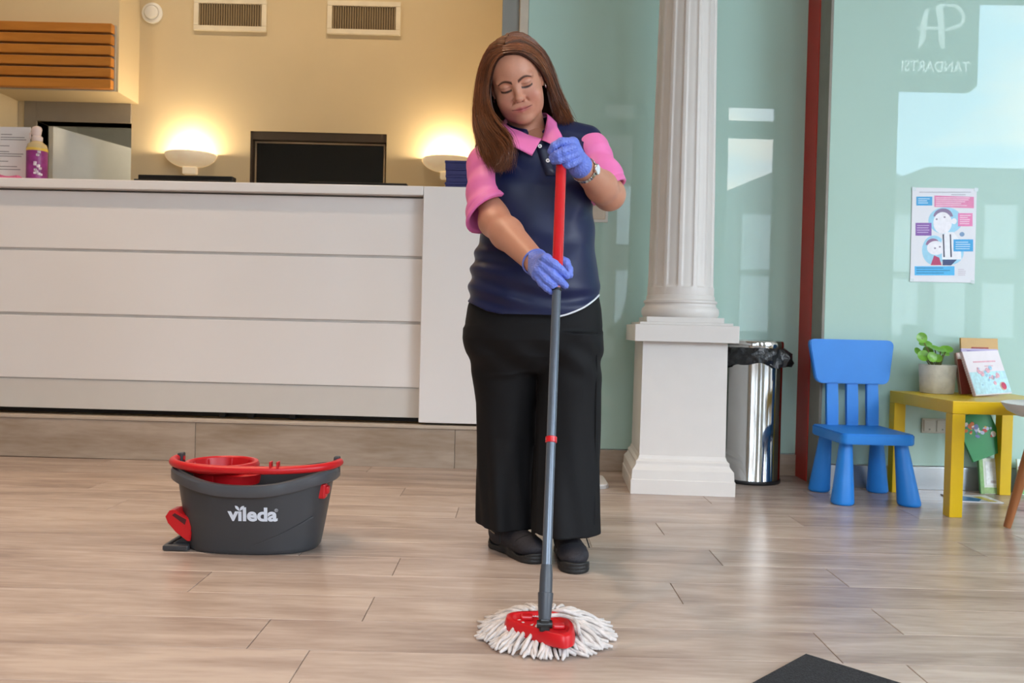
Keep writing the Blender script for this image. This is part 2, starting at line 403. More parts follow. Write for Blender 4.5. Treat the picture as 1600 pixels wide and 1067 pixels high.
for u in (-0.32, -0.17, 0.05): obj('foot', add_box(new_bm(), u, u + 0.03, 0.09, 0.12, 0.0, 0.05, 0.003), M_black, ct)
top = tag(obj('counter_top', add_box(new_bm(), -2.95, UE - 0.001, -0.004, 0.52, 0, 0.046, 0.004), M_white_gloss, loc=(-1.2, CY, 1.379), rot=(0, 0, CR)),
          'white slab worktop along the reception counter', 'countertop')
ZC = 1.4255
def cpt(px, py, v):   # point on the plane a distance v behind the counter front
    return at(px, py, CY + v)

# ---- things on the counter
M_paper = mat('white_paper', 'e4e2e2', 0.7, var=0.01)
a = cpt(-14, 272, 0.22); b = cpt(38.5, 272, 0.22)
ppr = thing('notice_sheet', 'white printed notice sheet standing on the counter beside the spray bottle', 'paper', (b.x, CY + 0.24, ZC), CR)
w = b.x - a.x; hh = cpt(20, 196, 0.24).z - ZC
obj('sheet', add_box(new_bm(), -w, 0, 0, 0.003, 0, hh), M_paper, ppr, rot=(math.radians(-5), 0, 0))
M_ink = mat('grey_print', '8f8b8e', 0.7)
for k, (z, wd) in enumerate([(0.86, .06), (0.81, .13), (0.77, .14), (0.66, .05), (0.56, .05), (0.52, .13), (0.48, .12), (0.39, .05), (0.30, .1), (0.25, .12)]):
    obj('text_line', add_box(new_bm(), -w + 0.02, -w + 0.02 + wd, -0.0012, -0.0002, z * hh, z * hh + 0.004), M_ink, ppr, rot=(math.radians(-5), 0, 0))
# spray bottle
c = cpt(57.5, 272, 0.20); sb = thing('spray_bottle', 'clear spray bottle with purple-pink label and white trigger cap', 'bottle', (c.x, c.y, ZC))
S = 4.37 / 1280
obj('bottle_body', add_lathe(new_bm(), [(0.047, 0), (0.05, 0.004), (0.05, 0.185), (0.044, 0.205), (0.03, 0.215), (0.024, 0.222)], 32), mat('amber_clear_liquid', 'c6b184', 0.15, var=0.05), sb, True)
obj('label_wrap', add_lathe(new_bm(), [(0.0508, 0.006), (0.0508, 0.178)], 32, cap0=False, cap1=False), mat('purple_label', '8a2f78', 0.35, var=0.25, nscale=25), sb, True)
obj('label_band', add_lathe(new_bm(), [(0.0512, 0.168), (0.0512, 0.182)], 32, cap0=False, cap1=False), mat('yellow_label_band', 'd9b64a', 0.4), sb, True)
for k in range(12):
    bm = new_bm(); a0 = math.radians(-55 + random.uniform(-16, 18)); z = random.uniform(0.03, 0.16)
    x, y = 0.0512 * math.cos(a0), 0.0512 * math.sin(a0)
    add_box(bm, x - 0.007, x + 0.007, y - 0.006, y + 0.004, z, z + 0.012, 0.002, 1)
    obj('label_print', bm, mat('label_flower_print', 'd8cfe0', 0.4, var=0.4, nscale=60), sb)
bm = new_bm()
add_lathe(bm, [(0.024, 0.222), (0.026, 0.225), (0.026, 0.245), (0.02, 0.25)], 24)
rows = [[(0.024 * s * math.cos(t) - 0.006 + ox, 0.018 * s * math.sin(t), z) for t in np.linspace(0, 2 * math.pi, 16, endpoint=False)] for z, s, ox in ((0.25, .8, 0.003), (0.262, 1.05, 0), (0.285, 1.15, 0.002), (0.297, .9, 0.004), (0.303, .4, 0.004))]
add_grid(bm, rows, True, True, True)
add_tube(bm, [(-0.02, -0.002, 0.275), (-0.036, -0.004, 0.262), (-0.034, -0.004, 0.235)], [0.006, 0.005, 0.004], 8)
obj('trigger_cap', bm, mat('pinkish_white_plastic', 'e3cfc8', 0.4), sb, True)
# folded pink cloth
c0 = cpt(-8, 275, 0.14); c1 = cpt(37, 275, 0.14)
pc = thing('pink_cloth', 'folded pink cleaning cloth lying on the counter by the bottle', 'cloth', ((c0.x + c1.x) / 2, CY + 0.14, ZC))
bm = new_bm(); W = (c1.x - c0.x) / 2; rows = []
for i in range(15):
    u = i / 14; rows.append([(-W + 2 * W * u, -0.06 + 0.15 * j / 8, 0.026 + 0.005 * math.sin(u * 7 + j) - 0.008 * u) for j in range(9)])
add_grid(bm, rows, False)
r = bmesh.ops.extrude_face_region(bm, geom=list(bm.faces))
for v in [g for g in r['geom'] if isinstance(g, bmesh.types.BMVert)]: v.co.z -= 0.012
M_pinkcloth = mat('pink_microfibre', 'd06a90', 0.9, bump=0.3, bscale=300)
obj('upper_fold', bm, M_pinkcloth, pc, True)
obj('lower_fold', add_box(new_bm(), -W, W * .92, -0.065, 0.09, 0.0, 0.013, 0.006), M_pinkcloth, pc)
obj('dark_tag', add_box(new_bm(), -W, -W + 0.035, -0.066, -0.03, 0.03, 0.045, 0.006), M_black, pc)
# black devices lying on the desk side of the counter
def flat_device(px0, px1, py0, py1, v, name, label, cat):
    p0, p1 = cpt(px0, py1, v), cpt(px1, py1, v); h = cpt(px0, py0, v).z - ZC
    t = thing(name, label, cat, ((p0.x + p1.x) / 2, CY + v, ZC), CR)
    w = (p1.x - p0.x) / 2
    obj('housing', add_box(new_bm(), -w, w, -0.01, 0.09, 0, h * .7, 0.004), M_black, t)
    obj('raised_back', add_box(new_bm(), -w * .98, w * .93, 0.03, 0.09, h * .7, h, 0.003), M_black, t)
    obj('cable', add_tube(new_bm(), catmull([(w * .9, 0.03, h * .5), (w * 1.08, 0.02, h * .55), (w * 1.2, 0.03, 0.008)], 5), 0.006, 8), M_black, t, True)
flat_device(209, 366, 270.5, 283, 0.40, 'scanner', 'flat black desktop device on the counter under the left wall lamp', 'device')
flat_device(478, 640, 281.5, 291, 0.40, 'keyboard', 'low black keyboard edge on the counter below the wall screen', 'keyboard')
# three dark blue boxes
p0, p1 = cpt(695.5, 288, 0.06), cpt(748, 288, 0.06)
for k in range(4):
    names = ('lowest dark blue flat box of the stack on the counter', 'second lowest dark blue flat box of the stack on the counter', 'dark blue flat box just under the top one of the stack', 'topmost dark blue flat box of the stack on the counter')
    t = thing('storage_box', names[k], 'box', ((p0.x + p1.x) / 2 + (0.0, 0.003, 0.001, -0.002)[k], CY + 0.15, 1.4255 + k * 0.037), CR, 'dark blue boxes on the counter')
    w = (p1.x - p0.x) / 2; M_navy = mat('navy_card', '2e2f66', 0.5)
    obj('tray', add_box(new_bm(), -w + 0.003, w - 0.003, -0.09, 0.09, 0, 0.024, 0.002), M_navy, t)
    obj('lid', add_box(new_bm(), -w, w, -0.093, 0.093, 0.024, 0.0365, 0.002), M_navy, t)

# ================================================================== BACK WALL FITTINGS
# slatted wood panel on the bulkhead
sp = thing('slat_panel', 'six orange wooden slats on a grey board above the doorway', 'wall panel', (BK_X - 0.44, BK_Y, at(90, 140, BK_Y).z))
z0 = sp.location.z
M_slat = wood_mat('orange_pine', 'c07f33', 'a8691f', rough=0.45, fine=0.8)
pitch = (at(90, 41.5, BK_Y).z - at(90, 128, BK_Y).z) / 5
obj('backing_board', add_box(new_bm(), -0.435, 0.425, -0.018, 0.0, -0.005, 6 * pitch - 0.01), mat('grey_backing', 'aaa49a', 0.7), sp)
for k in range(6):
    obj('slat', add_box(new_bm(), -0.435, 0.42, -0.066, -0.0185, k * pitch, k * pitch + pitch * 0.80, 0.004), M_slat, sp)
# vents
def vent(px0, px1, py0, py1, label):
    a, b = at(px0, py0, YB), at(px1, py1, YB); cx, cz = (a.x + b.x) / 2, (a.z + b.z) / 2
    t = thing('wall_vent', label, 'vent', (cx, YB, cz), group='rectangular vents high on the beige wall')
    w, h = (b.x - a.x) / 2, (a.z - b.z) / 2; f = 0.036
    bm = new_bm(); add_box(bm, -w, w, -0.022, 0, h - f, h, 0.004); add_box(bm, -w, w, -0.022, 0, -h, -h + f, 0.004)
    add_box(bm, -w, -w + f, -0.022, 0, -h + f, h - f, 0.004); add_box(bm, w - f, w, -0.022, 0, -h + f, h - f, 0.004)
    obj('frame', bm, mat('cream_vent_frame', 'e3d9c2', 0.5), t)
    obj('backing', add_box(new_bm(), -w + f, w - f, -0.005, -0.001, -h + f, h - f), mat('vent_dark', '5d4e38', 0.8), t)
    sbm = add_box(new_bm(), -0.0045, 0.0045, -0.015, -0.005, -h + f, h - f); me = bpy.data.meshes.new('slat'); sbm.to_mesh(me); sbm.free()
    me.materials.append(mat('vent_slat', '8e7a5a', 0.6))
    n = 26
    for i in range(n):
        o = bpy.data.objects.new('slat', me); COL.objects.link(o); o.parent = t; o.location.x = -w + f + (i + 0.5) * 2 * (w - f) / n
vent(304.5, 417, -2, 51, 'cream framed rectangular vent nearer the round air valve')
vent(512.5, 626, 2, 56.5, 'cream framed rectangular vent above the dark wall screen')
c = at(238.5, 21, YB); rv = thing('air_valve', 'round white air valve high on the beige wall', 'vent', (c.x, YB, c.z))
bm = add_lathe(new_bm(), [(0.05, 0.0), (0.074, 0.0), (0.076, 0.008), (0.072, 0.016), (0.056, 0.02), (0.05, 0.012)], 36); obj('valve_ring', bm, M_ceil, rv, True, rot=(math.pi / 2, 0, 0))
bm = add_lathe(new_bm(), [(0.046, 0.008), (0.047, 0.026), (0.042, 0.034), (0.02, 0.037)], 36); obj('valve_disc', bm, M_ceil, rv, True, rot=(math.pi / 2, 0, 0))
c = at(207, 147, YB); sd = thing('wall_sensor', 'tiny white sensor in the corner below the bulkhead', 'sensor', (c.x - 0.01, YB - 0.02, c.z - 0.02))
obj('sensor_body', add_box(new_bm(), -0.02, 0.02, -0.01, 0.02, -0.03, 0.03, 0.008, 3), M_ceil, sd)
obj('sensor_lens', add_box(new_bm(), -0.006, 0.006, -0.016, -0.008, -0.002, 0.012, 0.002), M_black, sd)
# screen in its niche
sc_ = thing('wall_screen', 'dark glossy wall screen set into a niche behind the counter', 'screen', ((NX0 + NX1) / 2, YB + 0.06, NZ0))
w, h = (NX1 - NX0) / 2, NZ1 - NZ0
obj('display', add_box(new_bm(), -w + 0.03, w - 0.03, 0, 0.03, 0.0, h - 0.075, 0.003), mat('screen_black_glass', '0d0f10', 0.08, spec=0.6), sc_)
bm = new_bm(); add_box(bm, -w + 0.018, w - 0.018, -0.006, 0.03, h - 0.074, h - 0.062, 0.002); add_box(bm, -w + 0.018, -w + 0.029, -0.006, 0.03, 0, h - 0.074, 0.002); add_box(bm, w - 0.029, w - 0.018, -0.006, 0.03, 0, h - 0.074, 0.002)
obj('bezel', bm, mat('cream_bezel', 'b59f82', 0.5), sc_)
bm = new_bm(); add_box(bm, -w, w, -0.055, 0.07, h - 0.06, h - 0.001); add_box(bm, -w, -w + 0.016, -0.055, 0.07, 0, h - 0.061)
obj('niche_shade_strips', bm, mat('niche_shade_brown', '3a2e24', 0.7), sc_)  # dark brown strips at top and left paint in the niche's shadow gap
# sconces
M_plaster = mat('white_plaster_glow', 'ece2d0', 0.6, emit='ffdcaa', estr=0.22)  # faint emission added to lighten the plaster bowl and bracket
def sconce(px, py, label):
    c = at(px, py, YB - 0.1)
    t = thing('wall_lamp', label, 'wall lamp', (c.x, YB, c.z), group='half-bowl wall lamps')
    rows = []
    for k in range(9):
        u = k / 8; r = 0.052 + 0.133 * math.sin(u * math.pi / 2) ** 0.95; z = -0.085 + 0.09 * u ** 1.5
        rows.append([(r * math.cos(a), -0.002 - r * math.sin(a) * 0.92, z) for a in np.linspace(0, math.pi, 25)])
    inner = [[(x * .95, -0.004 + y * .93, z + 0.008) for x, y, z in rw] for rw in rows]
    bm = new_bm(); add_grid(bm, rows + inner[::-1], False)
    obj('bowl', bm, M_plaster, t, True, angle=50)
    obj('bowl_floor', add_box(new_bm(), -0.054, 0.054, -0.05, -0.001, -0.085, -0.078, 0.003), M_plaster, t)
    obj('bracket', add_box(new_bm(), -0.05, 0.05, -0.05, 0, -0.14, -0.086, 0.008), M_plaster, t)
    obj('bulb', add_tube(new_bm(), [(-0.06, -0.075, -0.02), (0.06, -0.075, -0.02)], 0.012, 10), mat('lit_bulb', 'ffd9a0', 0.4, emit='ffdfa8', estr=60), t, True)
    L = bpy.data.lights.new('wall_lamp_light', 'POINT'); L.energy = 11; L.color = (1.0, 0.80, 0.52); L.shadow_soft_size = 0.03
    o = bpy.data.objects.new('wall_lamp_light', L); COL.objects.link(o); o.location = (c.x, YB - 0.09, c.z + 0.005)
sconce(291, 239, 'white half-bowl wall lamp left of the dark screen')
sconce(698, 247, 'white half-bowl wall lamp right of the screen near the woman')

# ================================================================== COLUMN
M_colw = mat('white_column_paint', 'dad5d0', 0.4, var=0.015)
PX, PY = 0.782, 3.836
col = thing('column', 'white fluted column on a square moulded pedestal', 'column', (PX, PY, 0), math.radians(-3))
def sq(s, z, c=0.0): return [(-s, -s, z), (s, -s, z), (s, s, z), (-s, s, z)]
bm = new_bm()
prof = [(0.229, 0), (0.229, 0.062), (0.225, 0.066), (0.223, 0.105), (0.210, 0.122), (0.206, 0.130), (0.206, 0.142), (0.196, 0.152), (0.192, 0.165), (0.190, 0.168)]
add_grid(bm, [sq(s, z) for s, z in prof], True, True, True)
obj('pedestal_base', bm, M_colw, col)
obj('pedestal_shaft', add_grid(new_bm(), [sq(0.190, 0.168), sq(0.187, 0.675)], True, True, True), M_colw, col)
bm = new_bm(); add_box(bm, -0.228, 0.228, -0.228, 0.228, 0.676, 0.752, 0.003)
add_box(bm, -0.205, 0.205, -0.205, 0.205, 0.752, 0.763, 0.002); add_box(bm, -0.172, 0.172, -0.172, 0.172, 0.763, 0.787, 0.002)
obj('pedestal_cap', bm, M_colw, col)
obj('column_torus', add_lathe(new_bm(), [(0.168, 0.787), (0.176, 0.797), (0.179, 0.812), (0.176, 0.828), (0.166, 0.838), (0.163, 0.842), (0.163, 0.850), (0.169, 0.855), (0.169, 0.863), (0.160, 0.868), (0.157, 0.872), (0.157, 0.884), (0.153, 0.89)], 64), M_colw, col, True, angle=40)
# fluted shaft
N = 14; per = 14; rows = []
def shaft_ring(r, z, depth):
    ring = []
    for k in range(N):
        for j in range(per):
            u = j / per
            if u < 0.2: rr = r
            else:
                s = (u - 0.2) / 0.8; rr = r - depth * min(1.0, math.sin(math.pi * s) * 2.4)
            a = 2 * math.pi * (k + u) / N; ring.append((rr * math.cos(a), rr * math.sin(a), z))
    return ring
for r, z, d in [(0.153, 0.89, 0), (0.153, 0.925, 0), (0.1525, 0.93, 0.004), (0.1515, 0.94, 0.006), (0.147, 1.4, 0.006), (0.139, 1.9, 0.006), (0.131, 2.4, 0.006), (0.124, 3.0, 0.01), (0.118, 4.2, 0.01)]:
    rows.append(shaft_ring(r, z, d))
obj('column_shaft', add_grid(new_bm(), rows, True, True, True), M_colw, col, True, angle=25)
obj('column_capital', add_lathe(new_bm(), [(0.12, 4.2), (0.14, 4.22), (0.15, 4.28), (0.19, 4.32), (0.19, 4.44)], 48), M_colw, col, True)

# ================================================================== STEEL BIN
bx, by = 1.185, 4.02
bn = thing('waste_bin', 'polished steel waste bin with black liner beside the column', 'bin', (bx, by, 0))
M_steel = mat('polished_steel', 'b9b6b2', 0.10, metal=1.0, var=0.02)
obj('bin_body', add_lathe(new_bm(), [(0.138, 0.0), (0.142, 0.004), (0.142, 0.012), (0.140, 0.016), (0.140, 0.60)], 64), M_steel, bn, True, angle=40)
obj('base_ring', add_lathe(new_bm(), [(0.1425, 0.0005), (0.1445, 0.004), (0.1445, 0.016), (0.1425, 0.019)], 64, cap0=False, cap1=False), M_black, bn, True)
obj('bin_lid', add_lathe(new_bm(), [(0.141, 0.648), (0.143, 0.652), (0.143, 0.678), (0.139, 0.686), (0.12, 0.690), (0.10, 0.682), (0.09, 0.66)], 64, cap0=False, cap1=True), M_steel, bn, True, angle=40)
# crumpled black liner folded over the rim
rows = []
nn = 90
for k, (r, z) in enumerate([(0.139, 0.655), (0.150, 0.652), (0.157, 0.63), (0.159, 0.61), (0.158, 0.59), (0.153, 0.57), (0.145, 0.578), (0.1405, 0.60)]):
    ring = []
    for i in range(nn):
        a = 2 * math.pi * i / nn
        cr_ = 0.007 * math.sin(a * 11 + k * 1.3) + 0.005 * math.sin(a * 23 - k * 2.1) + random.uniform(-0.003, 0.003)
        rr = r + (cr_ if 0 < k < 7 else 0) * (1.0 if k > 1 else .4)
        rr = max(rr, 0.1412)
        dz = (0.014 * math.sin(a * 3 + 0.7) + 0.008 * math.sin(a * 7)) * (k / 7 if k < 7 else 0.5)
        if abs((a - math.radians(330) + math.pi) % (2 * math.pi) - math.pi) < 0.28 and 1 < k < 7: rr += 0.022
        ring.append((rr * math.cos(a), rr * math.sin(a), z + dz))
    rows.append(ring)
obj('bin_liner', add_grid(new_bm(), rows, True), mat('black_liner_film', '17181a', 0.28, var=0.2, nscale=40, bump=0.4, bscale=70), bn, True, angle=60)

# ================================================================== BLUE CHAIR
M_blue = mat('blue_plastic', '1f82dc', 0.42, var=0.02)
bc = thing('child_chair', 'blue plastic child chair with three back slats beside the yellow table', 'chair', (1.575, 3.65, 0))
def P(x, y): return x - 1.575, y - 3.65
for (fx, fy, tx, ty) in ((1.434, 3.505, 1.452, 3.53), (1.722, 3.505, 1.690, 3.53), (1.440, 3.79, 1.455, 3.765), (1.716, 3.80, 1.690, 3.765)):
    (fx, fy), (tx, ty) = P(fx, fy), P(tx, ty); rows = []
    for z, r in ((0.0, 0.041), (0.006, 0.047), (0.014, 0.048), (0.10, 0.0405), (0.20, 0.032), (0.262, 0.027)):
        u = z / 0.262; cx, cy = fx + (tx - fx) * u, fy + (ty - fy) * u
        rows.append([(cx + r * math.cos(a), cy + r * math.sin(a), z) for a in np.linspace(0, 2 * math.pi, 28, endpoint=False)])
    obj('leg', add_grid(new_bm(), rows, True, True, True), M_blue, bc, True, angle=50)
t = bmesh.new()
outl = [(P(x, y)) for x, y in round_rect(1.404, 1.722, 3.455, 3.82, 0.03, 5)]
f = t.faces.new([t.verts.new((x, y, 0.262)) for x, y in outl]); r = bmesh.ops.extrude_face_region(t, geom=[f])
for v in [g for g in r['geom'] if isinstance(g, bmesh.types.BMVert)]: v.co.z = 0.308
bmesh.ops.recalc_face_normals(t, faces=t.faces)
bmesh.ops.bevel(t, geom=[e for e in t.edges if abs(e.verts[0].co.z - e.verts[1].co.z) < 0.001], offset=0.005, segments=2, affect='EDGES')
obj('seat', t, M_blue, bc, True, angle=40)
# backrest slats and board, leaning back
def lean(z): return 3.80 + max(0, z - 0.30) * 0.10 - 3.65
for px in (1298.5, 1329.5, 1361):
    x = at(px, 630, 3.82).x - 1.575; rows = []
    for z in (0.285, 0.40, 0.52):
        rows.append([(x - 0.027, lean(z) - 0.011, z), (x + 0.027, lean(z) - 0.011, z), (x + 0.027, lean(z) + 0.011, z), (x - 0.027, lean(z) + 0.011, z)])
    bm = add_grid(new_bm(), rows, True, True, True)
    bmesh.ops.bevel(bm, geom=[e for e in bm.edges if abs(e.verts[0].co.z - e.verts[1].co.z) > 0.05], offset=0.004, segments=2, affect='EDGES')
    obj('back_slat', bm, M_blue, bc, True)
zb0, zb1 = at(1328, 599, 3.83).z, at(1328, 530.5, 3.84).z
xl0, xl1 = at(1262, 540, 3.83).x - 1.575, at(1395, 540, 3.83).x - 1.575
def trap(n=7):
    pts = []; zm = zb1 - zb0
    corners = [(xl1, zb1 - 0.0, 0.035), (xl0, zb1, 0.035), (xl0 + 0.035, zb0, 0.035), (xl1 - 0.028, zb0, 0.035)]
    for i in range(4):
        c = Vector(corners[i][:2]); p = Vector(corners[i - 1][:2]); q = Vector(corners[(i + 1) % 4][:2]); r = corners[i][2]
        a = c + (p - c).normalized() * r; b = c + (q - c).normalized() * r
        for k in range(n + 1):
            u = k / n; pts.append(((1 - u) ** 2 * a + 2 * u * (1 - u) * c + u * u * b)[:])
    return pts
bm = new_bm(); add_prism(bm, trap(), -0.016, 0.016, 0.004)
for v in bm.verts: v.co.y += lean(v.co.z) + 0.3 * (v.co.x ** 2) * -1.0
obj('backrest', bm, M_blue, bc, True, angle=40)

# ================================================================== YELLOW TABLE
M_yel = mat('yellow_lacquer', 'e0b800', 0.35, var=0.02)
TX0, TX1, TY0, TY1, TZ = 1.780, 2.332, 3.292, 3.842, 0.470
tb = thing('side_table', 'square yellow side table with thick legs', 'table', (TX0, TY0, 0))
TW = TX1 - TX0
obj('tabletop', add_box(new_bm(), 0, TW, 0, TW, TZ - 0.052, TZ, 0.0025), M_yel, tb)
for (x, y) in ((0, 0), (TW - 0.052, 0), (0, TW - 0.052), (TW - 0.052, TW - 0.052)):
    obj('leg', add_box(new_bm(), x, x + 0.052, y, y + 0.052, 0, TZ - 0.0525, 0.002), M_yel, tb)
# potted plant
c = at(1464, 600, 3.74); pp = thing('potted_plant', 'small round-leaved plant in a rough white pot on the yellow table', 'plant', (c.x, 3.74, TZ))
obj('pot', add_lathe(new_bm(), [(0.066, 0.0), (0.071, 0.004), (0.074, 0.06), (0.0785, 0.128), (0.077, 0.131), (0.072, 0.129), (0.070, 0.105)], 36), mat('stone_white_pot', 'cfcabb', 0.8, var=0.12, nscale=25, bump=0.2, bscale=60), pp, True, angle=50)
obj('soil', add_lathe(new_bm(), [(0.0705, 0.104), (0.05, 0.109), (0.01, 0.11)], 24), mat('dark_soil', '3a2f25', 0.95, bump=0.5, bscale=120), pp, True)
M_leaf = mat('fresh_green_leaf', '6aa32a', 0.35, var=0.22, nscale=30); M_stem = mat('brown_green_stem', '6b6a35', 0.6)
def leafw(px, py, Y): p = at(px, py, Y); return Vector((p.x - c.x, Y - 3.74, p.z - TZ))
def leaf(tip_px, tip_py, Y, r, tilt, yaw, asp=1.0):
    e = leafw(tip_px, tip_py, Y)
    st = obj('stem', add_tube(new_bm(), catmull([(e.x * .25, e.y * .3, 0.105), (e.x * .55, e.y * .6, 0.105 + (e.z - 0.105) * .55), tuple(e)], 5), [0.0028] * 10 + [0.0018], 6), M_stem, pp, True)
    bm = new_bm(); rows = []
    for k in range(6):
        u = k / 5; rows.append([(r * u * math.cos(a) * asp, r * u * math.sin(a), 0.18 * r * (u * u) * (1 if math.sin(a * 2) > 0 else .6)) for a in np.linspace(0, 2 * math.pi, 20, endpoint=False)])
    rows[0] = [(0.001 * math.cos(a), 0.001 * math.sin(a), 0) for a in np.linspace(0, 2 * math.pi, 20, endpoint=False)]
    add_grid(bm, rows, True, True)
    obj('leaf', bm, M_leaf, pp, True, loc=e, rot=(math.radians(tilt), math.radians(random.uniform(-15, 15)), math.radians(yaw)), angle=0)
for a in [(1440, 528, 3.73, .025, 78, 0), (1446, 538, 3.75, .026, 25, 20, 1.2), (1443, 556, 3.69, .026, 70, -10), (1456, 558, 3.68, .024, 75, 10), (1461, 545, 3.75, .026, 30, 0, 1.3),
          (1470, 547, 3.72, .022, 25, 30, 1.4), (1479, 546, 3.73, .023, 40, -30, 1.2), (1434, 550, 3.76, .022, 60, 30), (1465, 560, 3.7, .02, 65, -20), (1474, 552, 3.76, .022, 35, 0, 1.3), (1450, 549, 3.78, .026, 55, 0)]:
    leaf(*a)
# books on the table
def book(name, label, loc, w, h, d, cover, rx, rz=0.0, spine=None, group=None, ry=0.0, decor=None):
    t = thing(name, label, 'book', loc, 0, group); t.rotation_euler = (rx, ry, rz)
    mc = mat('cover_' + cover, cover, 0.4, var=0.04)
    obj('front_cover', add_box(new_bm(), -w / 2, w / 2, 0, 0.0025, 0, h, 0.0008, 1), mc, t)
    obj('back_cover', add_box(new_bm(), -w / 2, w / 2, d - 0.0025, d, 0, h, 0.0008, 1), mc, t)
    obj('spine', add_box(new_bm(), -w / 2 - 0.002, -w / 2 + 0.002, 0, d, 0, h, 0.0006, 1), mat('cover_' + (spine or cover), spine or cover, 0.4), t)
    obj('pages', add_box(new_bm(), -w / 2 + 0.003, w / 2 - 0.004, 0.003, d - 0.003, 0.003, h - 0.003), M_paper, t)
    for (x0, x1, zz0, zz1, col, lab) in (decor or []):
        o = obj('cover_print', add_box(new_bm(), x0, x1, -0.0012, 0.0, zz0, zz1, 0.0004, 1), mat('print_' + col, col, 0.5, var=0.15, nscale=60), t)
    return t
bz = TZ + 0.004
def bx_(px, Y): return at(px, 600, Y).x
book('activity_book', 'golden yellow book at the back of the pile leaning on the glass', (bx_(1531, 3.79), 3.775, bz), 0.17, at(1530, 529, 3.80).z - TZ, 0.012, 'c79a4b', math.radians(-7), decor=[(-0.04, 0.04, 0.205, 0.212, 'a03a20', ''), (-0.025, 0.03, 0.192, 0.199, 'a03a20', '')])
book('story_book', 'pale lilac book sandwiched between the golden and white books', (bx_(1530, 3.76), 3.742, bz), 0.165, 0.205, 0.012, 'b9aacb', math.radians(-7), decor=[(-0.06, 0.06, 0.185, 0.197, '8f7fb5', '')])
book('picture_book', 'red book standing behind the plant pot', (bx_(1511, 3.735), 3.70, bz), 0.085, 0.19, 0.02, '8e3b34', math.radians(-8), 0, 'b98f80', decor=[(-0.04, 0.03, 0.16, 0.188, 'd9c9c0', '')], ry=math.radians(-5))
wb = book('cardboard_book', 'white and pale blue spiral-bound children book leaning in front of the others', (bx_(1546, 3.64), 3.60, bz + 0.006), 0.235, at(1540, 549, 3.66).z - TZ + 0.004, 0.014, 'e2dade', math.radians(-20), math.radians(24), 'c8b0b0', ry=math.radians(-2),
          decor=[(-0.116, 0.116, 0.004, 0.105, 'b5dbe4', ''), (-0.07, 0.075, 0.148, 0.155, 'd9a9b4', ''), (-0.005, 0.05, 0.128, 0.133, 'd9b6be', '')])
for k in range(16):
    obj('spiral_ring', add_tube(new_bm(), [(-0.1175 + 0.006 * math.cos(a), 0.007 + 0.009 * math.sin(a), 0.012 + k * 0.0105) for a in np.linspace(0, 2 * math.pi, 9)], 0.001, 5), mat('white_wire', 'd9c4c4', 0.4), wb)
M_pk = mat('print_pink', 'dcaab6', 0.5, var=0.2, nscale=80); M_bl2 = mat('print_blue', '9cc4da', 0.5, var=0.2, nscale=80)
for i in range(18):
    x = random.gauss(0.0, 0.035); z = random.gauss(0.085, 0.022); s = random.uniform(0.004, 0.013)
    bm = add_lathe(new_bm(), [(s, 0), (s, 0.001)], 10); obj('cover_print', bm, M_pk if i % 2 else M_bl2, wb, loc=(x, -0.0012, z), rot=(math.pi / 2, 0, 0))
for r_, y_, m_ in ((0.019, 0.0015, mat('print_cream', 'e6b9a6', 0.5)), (0.0155, 0.004, mat('crimson_button', 'c03a5c', 0.4))):
    bm = add_lathe(new_bm(), [(r_, 0), (r_, 0.003), (r_ * .9, 0.004)], 24); obj('sound_button', bm, m_, wb, True, loc=(0.072, -y_ + 0.0005, 0.035), rot=(math.pi / 2, 0, 0))
# under the table
yb = YG2 - 0.02
p = at(1545, 769, 3.83); 
book('paperback', 'white and green paperback standing on the floor under the yellow table', (p.x, 3.81, 0.001), 0.095, 0.165, 0.012, 'd3d6c6', math.radians(-10), 0, '4f8a4a', decor=[(-0.02, 0.04, 0.04, 0.15, 'e4e6e2', ''), (-0.045, 0.045, 0.002, 0.03, '8fae6a', ''), (0.0, 0.025, 0.05, 0.062, '8e3b34', ''), (-0.047, -0.03, 0.0, 0.16, '7fae62', '')])
p = at(1606, 769, 3.83)
book('comic_book', 'pink and green booklet standing on the floor right of the table leg', (p.x + 0.02, 3.81, 0.001), 0.14, 0.165, 0.008, 'cfe0d4', math.radians(-10), 0, decor=[(-0.068, 0.02, 0.03, 0.13, 'd77fa0', ''), (-0.068, 0.06, 0.003, 0.03, '6fae62', '')])
gb = thing('puzzle_book', 'green book with a colourful cartoon sticker tilted against the glass under the table', 'book', (at(1532, 720, 3.84).x, 3.815, 0.165))
gb.rotation_euler = (math.radians(-9), math.radians(-22), 0)
M_gr = mat('green_cover', '1f8a45', 0.4, var=0.05)
obj('front_cover', add_box(new_bm(), -0.05, 0.115, 0, 0.003, 0.0, 0.21, 0.001), M_gr, gb); obj('back_cover', add_box(new_bm(), -0.05, 0.115, 0.011, 0.014, 0.0, 0.21, 0.001), M_gr, gb)
obj('pages', add_box(new_bm(), -0.047, 0.112, 0.0032, 0.0108, 0.003, 0.207), M_paper, gb)
cols = ['e7e4e4', 'd9762f', 'b7c4d9', 'c8402f', 'e0b15a', '6f7fb0', 'f0e8e0']
for i in range(34):
    u = random.random(); x = -0.03 + u * 0.12; z = 0.165 - u * 0.06 + random.gauss(0, 0.02); s = random.uniform(0.005, 0.014)
    k = random.randint(5, 8); bm = add_lathe(new_bm(), [(s, 0), (s * .98, 0.0008)], k, sx=1, sy=random.uniform(.5, 1))
    obj('sticker_patch', bm, mat('patch_' + cols[i % 7], cols[i % 7], 0.5, var=0.1), gb, loc=(x, -0.0004 - 0.00002 * i, z), rot=(math.pi / 2, random.random() * 3, 0))
